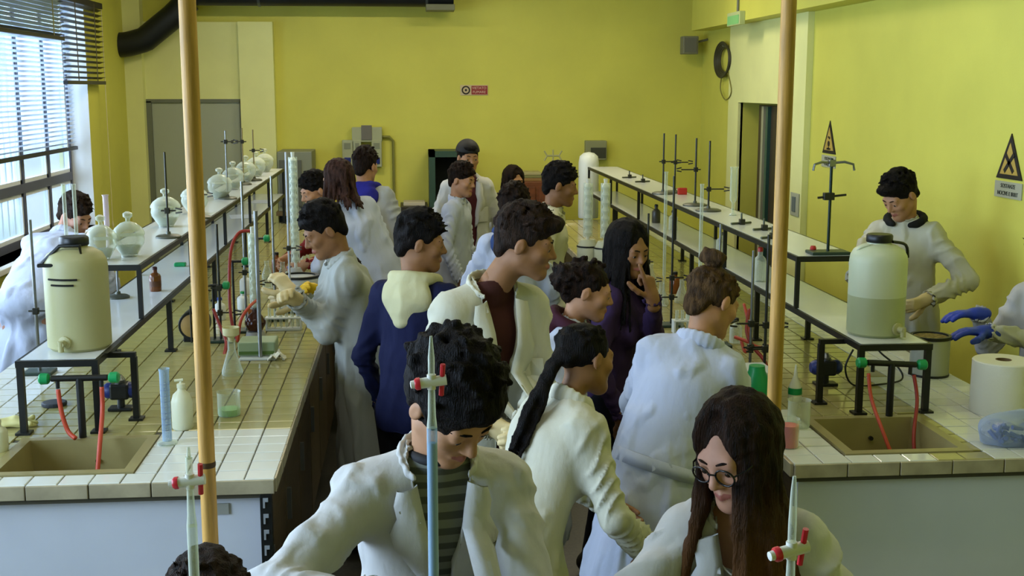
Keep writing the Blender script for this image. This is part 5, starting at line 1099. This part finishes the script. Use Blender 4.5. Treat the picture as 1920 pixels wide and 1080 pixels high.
F = Field(V3(x-.16, y-.12, z-.01), V3(x+.16, y+.12, z+.16), .007); F.ell((x, y, z+.045), np.eye(3), (.115, .075, .06), .03); F.cone((x-.06, y, z+.05), (x+.07, y+.02, z+.07), .05, .05, .04); F.cut((0, 0, z+.001), (0, 0, -1)); v, q = F.mesh(); v = v+normals(v, q)*waves(v, 6, 12, .005)[:, None]; v[:, 2] = np.maximum(v[:, 2], z+.0005); np_obj('bag_film', v, q, clear('bag_plastic', 'aebcd6', .22, .15), bg)
for k in range(26):
    a_, b_, c_ = rr.uniform(-.07, .07), rr.uniform(-.045, .045), rr.uniform(.015, .07); d_ = nrm(V3(rr.uniform(-1, 1), rr.uniform(-1, 1), rr.uniform(-.3, .3))); p = V3(x+a_, y+b_, z+c_); MB().rod(p-d_*.02, p+d_*.02, .008, 8).build('vial', mat('vial_blue', '5f74a8', .3), bg, True)
MB().box(x+.005, x+.09, y-.079, y-.074, z+.03, z+.055).build('blue_label', mat('label_blue', '20509a', .4), bg); MB().box(x+.005, x+.09, y-.079, y-.074, z+.01, z+.03).build('white_label', mat('paper_white'), bg)
# cables behind the right tap
cb = [A_(1600, 655, 4.6), A_(1585, 690, 4.6), A_(1600, 722, 4.62), A_(1650, 728, 4.62), A_(1690, 712, 4.66), A_(1685, 690, 4.7), A_(1650, 660, 4.75), A_(1640, 640, 4.78)]
cb = [(a_, b_, max(c_, ZB+.006)) for a_, b_, c_ in cb]
tag(MB().tube(smooth_path(cb, 8), .004, 6).build('black_cable', m_blk, None, 'all'), 'thin black cable coiling behind the right tap', 'cable')
# ------------------------------------------------------------------ walls: signs, boxes, lamp, cables
def plate(name, lab, cat, c, half_u, half_v, udir, n, m, parent=None, th=.006):
    c = Vector(c); u = Vector(udir); n = Vector(n); v = Vector((0, 0, 1)); return c, u, v, n
# red notice on the back wall
c = at_y(889, 169, YB-.006); sg = empty('wall_notice', (c[0], YB, c[2]), 'small red notice with round white emblem high on the yellow back wall', 'sign')
hx = (at_y(915, 169, YB)[0]-at_y(863, 169, YB)[0])/2; hz = .052
MB().box(c[0]-hx, c[0]+hx, YB-.008, YB, c[2]-hz, c[2]+hz, .001).build('board', mat('sign_cream', 'c9b890', .6), sg)
MB().box(c[0]-hx+.115, c[0]+hx-.006, YB-.011, YB-.006, c[2]-hz+.008, c[2]+hz-.008).build('red_field', mat('sign_red', '8f2a2c', .5), sg)
MB().lathe((c[0]-hx+.058, YB-.009, c[2]), [(.044, 0), (.044, -.003), (.03, -.003), (.03, 0)], 20, (0, 1, 0), False).build('emblem_ring', mat('sign_black', '1a1512', .6), sg); MB().rod((c[0]-hx+.058, YB-.012, c[2]), (c[0]-hx+.058, YB-.006, c[2]), .012).build('emblem_dot', mat('sign_black'), sg)
for k in range(2): text_part('lettering', ('VIETATO', 'FUMARE')[k], .036, (c[0]+.052, YB-.0125, c[2]+.02-.04*k), (1, 0, 0), (0, 0, 1), mat('sign_text', 'd9b9a8', .6), sg)
# two hazard triangles on the right wall
def hazard(px, py_top, py_bot, cross, lab, words):
    p = at_x(px, py_bot, XR); q = at_x(px, py_top, XR); Y = float(p[1]); z0, z1 = float(p[2]), float(q[2]); h = z1-z0; hw = h*.575
    s = empty('hazard_sign', (XR, Y, z0), lab, 'sign', 'hazard triangles on the right wall'); X = XR-.006
    MB().prism([(X, Y-hw, z0), (X, Y+hw, z0), (X, Y, z1)], (.006, 0, 0)).build('black_border', mat('sign_black'), s)
    k = .1*h; MB().prism([(X-.002, Y-hw+k*1.75, z0+k), (X-.002, Y+hw-k*1.75, z0+k), (X-.002, Y, z1-k*2.0)], (.004, 0, 0)).build('yellow_field', mat('sign_yellow', 'b79a48', .5), s)
    if cross:
        for sd in (-1, 1):
            a_ = h*.2; c0 = z0+h*.36; d_ = .05*h
            MB().prism([(X-.004, Y-a_-d_*.7, c0-sd*a_+sd*d_*.7), (X-.004, Y-a_+d_*.7, c0-sd*a_-sd*d_*.7), (X-.004, Y+a_+d_*.7, c0+sd*a_-sd*d_*.7), (X-.004, Y+a_-d_*.7, c0+sd*a_+sd*d_*.7)], (.003, 0, 0)).build('cross_bar', mat('sign_black'), s)
    else:
        for (dy, dz, r1) in ((0, .3, .09), (-.06, .48, .045), (.05, .5, .035), (0, .16, .05)): MB().rod((X-.004, Y+dy*h, z0+dz*h), (X-.001, Y+dy*h, z0+dz*h), r1*h, 12).build('symbol', mat('sign_black'), s)
        MB().box(X-.004, X-.001, Y-.16*h, Y+.16*h, z0+.12*h, z0+.17*h).build('symbol_base', mat('sign_black'), s)
    zp0, zp1 = z0-.42*h, z0-.06*h; pl = MB().box(X, XR, Y-hw*1.05, Y+hw*1.05, zp0, zp1).build('text_plate', mat('plate_grey', 'a9aa92', .5), s)
    for k, wd in enumerate(words): text_part('lettering', wd, .13*h, (X-.001, Y, zp1-.1*h-.165*h*k), (0, -1, 0), (0, 0, 1), mat('sign_text_dark', '3f4238', .6), pl)
hazard(1893, 250, 336, True, 'yellow triangle hazard sign with black cross near the right edge', ('SOSTANZE', 'NOCIVE E IRRIT'))
hazard(1555, 226, 288, False, 'yellow triangle hazard sign above the tall black stand', ('SOSTANZE', 'CORROSIVE'))
# switch plate beside the pale pilaster
p = at_x(1503, 383, XR); s = empty('wall_switch', (XR, p[1], p[2]), 'grey switch plate on the wall right of the pole', 'switch'); MB().box(XR-.06, XR-.05, p[1]-.1, p[1]+.1, p[2]-.09, p[2]+.09, .003).build('plate', mat('switch_grey', 'a6aa94', .5), s); MB().box(XR-.066, XR-.058, p[1]-.03, p[1]+.05, p[2]-.06, p[2]+.06, .003).build('rocker', mat('switch_dark', '5d6a70', .4), s)
MB().box(XR-.05, XR, p[1]-.08, p[1]+.08, p[2]-.07, p[2]+.07).build('back_box', mat('switch_grey'), s)
# sounder box on an arm, coil of cable, exit sign at the far right corner
p = at_y(1292, 85, 12.3); s = empty('junction_box', (p[0], YB, p[2]), 'grey box on a bracket arm high in the right corner', 'box'); MB().box(p[0]-.08, p[0]+.08, 12.22, 12.36, p[2]-.09, p[2]+.09, .008).build('body', mat('jbox_grey', '77775f', .5), s); MB().box(p[0]-.06, p[0]+.06, 12.21, 12.225, p[2]-.07, p[2]+.07).build('grille', mat('jbox_dark', '66665a', .5), s)
MB().rod((p[0]+.08, 12.3, p[2]+.03), (XR, 12.3, p[2]+.06), .012).build('arm', mat('jbox_dark'), s, True); MB().rod((p[0], 12.36, p[2]), (p[0], YB, p[2]), .015).build('wall_stub', mat('jbox_dark'), s)
p = at_x(1360, 112, XR-.03); s = empty('cable_coil', (XR, p[1], p[2]), 'coil of dark cable hanging near the right corner', 'cable')
for k in range(5):
    rr_ = .12+.012*k; MB().tube([(XR-.03-.004*k, p[1]+rr_*1.6*math.cos(t)+.02*k, p[2]+rr_*math.sin(t)) for t in np.linspace(0, 6.283, 30)[:-1]], .009, 6, True).build('loop', mat('coil_dark', '3c3a26', .6), s, True)
MB().tube(smooth_path([(XR-.03, p[1]-.1, p[2]-.11), (XR-.03, p[1]-.25, p[2]-.3), (XR-.03, p[1]-.05, p[2]-.38), (XR-.03, p[1]+.15, p[2]-.28), (XR-.03, p[1]+.1, p[2]-.12)], 6), .006, 6).build('tail', mat('coil_olive', '7a7636', .6), s, True)
MB().rod((XR-.06, p[1], p[2]+.13), (XR, p[1], p[2]+.13), .01).build('hook', m_steel, s)
p = at_x(1381, 36, XR-.22); s = empty('exit_lamp', (XR-.22, p[1], p[2]), 'small green exit lamp above the ledge', 'sign'); MB().box(XR-.25, XR-.2, p[1]-.2, p[1]+.2, p[2]-.055, p[2]+.06, .004).build('housing', mat('exit_pale', 'b9c48a', .5), s); MB().box(XR-.253, XR-.248, p[1]-.18, p[1]+.18, p[2]-.045, p[2]+.03).build('green_face', mat('exit_green', '7fc47a', .4), s); MB().rod((XR-.21, p[1], p[2]+.06), (XR-.21, p[1], ZC), .012).build('conduit', mat('conduit_grey', '6f7160', .5), s)
# socket panel on the back wall with blue outlets and conduit
x0_, zt_ = float(at_y(636, 0, YB)[0]), float(at_y(680, 238, YB)[2]); zb_ = float(at_y(680, 312, YB)[2]); x1_ = float(at_y(712, 0, YB)[0]); xm_ = float(at_y(655, 0, YB)[0]); zs_ = float(at_y(650, 262, YB)[2])
s = empty('socket_panel', ((x0_+x1_)/2, YB, zb_), 'grey electrical socket panel with blue outlets on the back wall', 'socket panel'); m_sp = mat('socket_grey', 'a3a888', .5)
MB().box(xm_, x1_, YB-.09, YB, zs_-.02, zt_, .005).build('upper_box', m_sp, s); MB().box(float(at_y(673, 0, YB)[0]), float(at_y(693, 0, YB)[0]), YB-.1, YB-.08, zs_+.0, zt_+.02, .004).build('meter', mat('meter_dark', '6d6a62', .4), s)
for k, (a_, b_) in enumerate(((636, 656), (657, 672), (692, 711))):
    xa_, xb_ = float(at_y(a_, 0, YB)[0]), float(at_y(b_, 0, YB)[0]); u_ = MB().box(xa_, xb_, YB-.1, YB, zb_, zs_, .005).build('socket_box', m_sp, s)
    if k != 1: MB().box(xa_+.02, xb_-.02, YB-.112, YB-.098, zb_+.03, zb_+.1, .006).build('blue_outlet', mat('outlet_blue', '1b2a78', .35), u_)
    MB().box(xa_+.02, xb_-.02, YB-.104, YB-.098, zs_-.09, zs_-.03).build('cover', mat('cover_grey', '7f8570', .5), u_)
xc_ = float(at_y(733, 0, YB)[0]); MB().tube([(x1_, YB-.03, zt_-.1), (xc_-.04, YB-.03, zt_-.1), (xc_, YB-.03, zt_-.14), (xc_, YB-.03, .8)], .014, 8).build('conduit', mat('conduit_olive', '7f7f3e', .5), s, True)
# dark green cupboard behind the boys at the rear
x0_, x1_ = float(at_y(801, 0, 12.1)[0]), float(at_y(866, 0, 12.1)[0]); zt_ = float(at_y(830, 283, 12.1)[2])
s = empty('green_cupboard', ((x0_+x1_)/2, 12.3, 0), 'dark green cupboard with open front behind the boy in the cap', 'cupboard'); m_gc = mat('cup_green', '2f4a3e', .5)
for a_, b_, c_, d_ in ((x0_, x0_+.06, 0, zt_), (x1_-.06, x1_, 0, zt_), (x0_, x1_, zt_-.06, zt_), (x0_, x1_, .6, .66)): MB().box(a_, b_, 12.05, 12.48, c_, d_).build('panel', m_gc, s)
MB().box(x0_, x1_, 12.46, 12.49, 0, zt_).build('back_panel', mat('cup_dark', '1f2620', .6), s); MB().box(x0_+.06, x1_-.06, 12.1, 12.46, .66, .68).build('shelf', m_gc, s)
# low table with books at the rear, towel dispenser, white coat rack
x0_, x1_ = float(at_y(745, 0, 12.1)[0]), float(at_y(798, 0, 12.1)[0]); zt_ = float(at_y(770, 385, 12.1)[2]); s = empty('side_table', ((x0_+x1_)/2, 12.2, 0), 'small dark side table at the rear wall left of the green cupboard', 'table'); MB().box(x0_, x1_, 11.95, 12.45, zt_-.05, zt_, .004).build('top', mat('table_dark', '2f2a22', .5), s)
for xx in (x0_, x1_-.03): MB().box(xx, xx+.03, 12.0, 12.4, 0, zt_-.05).build('leg', m_blk, s)
tag(MB().box(x0_+.03, x1_-.03, 12.05, 12.3, zt_, zt_+.035, .004).build('book', mat('book_cream', 'b8b09a', .7)), 'pale book lying on the small dark side table', 'book')
x0_, x1_ = float(at_y(975, 0, 12.0)[0]), float(at_y(1040, 0, 12.0)[0]); zt_ = float(at_y(1000, 340, 12.0)[2]); s = empty('wooden_cabinet', ((x0_+x1_)/2, 12.2, 0), 'reddish brown wooden cabinet behind the rear girl', 'cabinet'); MB().box(x0_, x1_, 11.95, 12.48, 0, zt_, .005).build('body', mat('wood_red', '6a3a1c', .5, noise=.2), s)
for k in range(2): q = MB().box(x0_+.02+k*(x1_-x0_)/2, x0_+(k+1)*(x1_-x0_)/2-.02, 11.935, 11.95, .1, zt_-.05, .003).build('door', mat('wood_red'), s); MB().rod((x0_+(x1_-x0_)/2+(.03 if k else -.03), 11.935, .7), (x0_+(x1_-x0_)/2+(.03 if k else -.03), 11.92, .7), .012).build('knob', m_steel, q)
for k in range(3): tag(MB().box(x0_+.05, x1_-.06-.03*k, 12.05, 12.3, zt_+.03*k, zt_+.03*k+.028, .003).build('book', mat(('book_tan', 'book_olive', 'book_pale')[k], ('8a6a3a', '7a7a48', 'a8a070')[k], .7)), ('bottom tan book of the pile on the wooden cabinet', 'middle olive book of the pile on the wooden cabinet', 'top pale book of the pile on the wooden cabinet')[k], 'book', 'pile of books')
p = at_y(1115, 281, YB); s = empty('towel_dispenser', (p[0], YB, p[2]), 'grey towel dispenser on the back wall above the far carboy', 'dispenser'); MB().box(p[0]-.11, p[0]+.11, YB-.12, YB, p[2]-.1, p[2]+.1, .008).build('body', mat('disp_grey', '8a8c66', .5), s); MB().box(p[0]-.06, p[0]+.1, YB-.126, YB-.118, p[2]-.08, p[2]+.03, .004).build('opening', mat('disp_dark', '3a3c30', .5), s)
p = at_y(1037, 292, 12.1); s = empty('molecule_model', (p[0], 12.1, zt_), 'pale stick figure model like crossed branches before the back wall', 'model'); m_mm = mat('model_pale', 'a8a87a', .5); zc = float(p[2])
MB().rod((p[0], 12.1, 0), (p[0], 12.1, zc), .008).build('post', m_mm, s); s.location = (p[0], 12.1, 0)
for o in s.children:
    for v_ in o.data.vertices: v_.co.z += zt_
for sd in (-1, 1):
    MB().rod((p[0], 12.1, zc), (p[0]+sd*.06, 12.1, zc), .009).build('arm', m_mm, s)
    for d_ in (-1, 1): MB().rod((p[0]+sd*.06, 12.1, zc), (p[0]+sd*.09, 12.1, zc+d_*.05), .008).build('prong', m_mm, s)
MB().rod((p[0], 12.1, zc), (p[0], 12.1, zc+.06), .008).build('prong', m_mm, s)
# ------------------------------------------------------------------ burettes clamped upside down on the near bench
m_bw = mat('stopcock_white', 'd8d8d0', .35); m_br = mat('stopcock_red', 'c0202c', .35)
def burette(px, py_top, py_cock, Y, lab, blue, rot):
    t = at_y(px, py_top, Y); k = at_y(px, py_cock, Y); x = float(k[0]); zt_, zc = float(t[2]), float(k[2]); b = empty('inverted_burette', (x, Y, .86), lab, 'burette', 'upside-down burettes in front')
    tip = MB().lathe((x, Y, zc+.01), [(.0055, 0), (.0055, .03), (.004, zt_-zc-.03), (.0022, zt_-zc-.01)], 12).build('tip', m_glw, b, True)
    zn = zc-.075; MB().lathe((x, Y, zn), [(.0085, 0), (.0065, .02), (.0055, .066)], 14).build('neck', m_glw, b, True)
    MB().lathe((x, Y, .92), [(.0085, 0), (.0085, zn-.92-.012), (.0085, zn-.92)], 16).build('tube', m_glb if blue else m_glw, b, True)
    if blue: MB().lathe((x, Y, .93), [(.0068, 0), (.0068, zn-.93-.025)], 14).build('liquid', mat('blue_liquid', '93b2c4', .1), b, True)
    c, s = math.cos(rot), math.sin(rot); d = Vector((c, s, .12)).normalized(); p = Vector((x, Y, zc))
    st = MB().rod(p-d*.018, p+d*.024, .0085, 14).build('stopcock', m_bw, b, True); MB().lathe(p, [(.007, -.012), (.0075, .012)], 12).build('socket', m_bw, st, True)
    MB().lathe(p-d*.018, [(.010, 0), (.010, -.006), (.0075, -.009), (.0075, -.009)], 14, d).build('nut', m_br, st, True); MB().lathe(p-d*.027, [(.0068, 0), (.0062, -.006), (.003, -.007)], 12, d).build('end', m_bw, st, True)
    h = p+d*.017; w_ = Vector((.05, -.2, 1)).normalized(); MB().rod(h+w_*.007, h+w_*.028, .0042, 8).build('handle', m_br, st, True); MB().rod(h-w_*.007, h-w_*.026, .0042, 8).build('handle', m_br, st, True)
    # heavy base and a rod with clamp behind the tube
    MB().box(x-.07, x+.07, Y-.1, Y+.06, .86, .875, .004).build('base', mat('stand_base_green'), b); MB().rod((x, Y-.05, .87), (x, Y-.05, 1.12), .006).build('rod', m_dkst, b, True); MB().box(x-.012, x+.012, Y-.06, Y+.012, 1.05, 1.07, .003).build('clamp', m_dkst, b)
    MB().lathe((x, Y, .875), [(.02, 0), (.02, .006), (.0085, .05)], 14).build('foot', m_bw, b, True)
    return b
burette(809, 630, 716, 1.86, 'upside-down burette of light blue liquid before the curly-haired young man', True, .05)
burette(356, 838, 902, 1.88, 'upside-down clear burette at the lower left before the pole', False, 0)
burette(1484, 893, 1032, 1.46, 'upside-down burette with red nut at the lower right before the girl', False, .25)
# ------------------------------------------------------------------ more glassware and reagents crowding the benches
m_wtub = mat('tub_white', 'cfd2cc', .4); m_ycap = mat('cap_yellow', 'c8b022', .4); m_bcap = mat('cap_blue', '1c3f94', .4)
for k, (X, Y, r, h, mm, cm, lab) in enumerate((
    (-.98, 6.3, .03, .12, m_wtub, m_bcap, 'white bottle with blue cap under the left rack'), (-.9, 6.6, .032, .1, m_wtub, m_grn, 'white bottle with green cap under the left rack'),
    (-.8, 6.15, .028, .11, mat('reagent_amber', '7a4416', .2), m_ycap, 'amber bottle with yellow cap among the left stands'), (-.95, 7.1, .034, .13, m_wtub, m_ycap, 'white bottle with yellow cap farther along the left bench'),
    (-.72, 7.4, .03, .12, m_glw, m_bcap, 'clear bottle with blue cap near the rear of the left bench'), (-.85, 7.9, .034, .14, mat('reagent_amber'), m_blk, 'amber bottle with black cap at the rear of the left bench'),
    (-.7, 8.3, .03, .12, m_glw, m_grn, 'clear bottle with green cap at the rear of the left bench'), (1.5, 7.4, .03, .12, m_glw, m_grn, 'clear bottle with green cap on the right bench'),
    (1.58, 6.9, .034, .13, mat('reagent_amber'), m_blk, 'amber bottle with black cap under the right rack'), (1.52, 6.2, .03, .11, m_wtub, m_bcap, 'white bottle with blue cap under the right rack'),
    (1.56, 5.5, .03, .12, m_glw, m_blk, 'clear bottle with black cap near the right wooden pole'), (1.45, 5.9, .028, .1, m_glw, mat('red_plastic'), 'clear bottle with red cap on the right bench'))):
    bottle((X, Y, ZB), r, h, lab, mm, cm)
def tube_rack(x, y, lab):
    t = empty('test_tube_rack', (x, y, ZB), lab, 'tube rack'); MB().box(x-.09, x+.09, y-.03, y+.03, ZB, ZB+.01, .002).build('base', m_wtub, t); MB().box(x-.09, x+.09, y-.03, y+.03, ZB+.06, ZB+.066).build('holder', m_wtub, t)
    for sx in (-.085, .085): MB().box(x+sx-.004, x+sx+.004, y-.03, y+.03, ZB+.01, ZB+.06).build('side', m_wtub, t)
    for k in range(6): MB().lathe((x-.07+k*.028, y, ZB+.012), [(.002, 0), (.008, .008), (.008, .1), (.009, .102)], 10, cap=False).build('test_tube', m_glw, t, True)
tube_rack(-.62, 6.0, 'white rack of test tubes on the left bench before the bulb condenser'); tube_rack(1.4, 5.75, 'white rack of test tubes on the right bench beyond the pole')
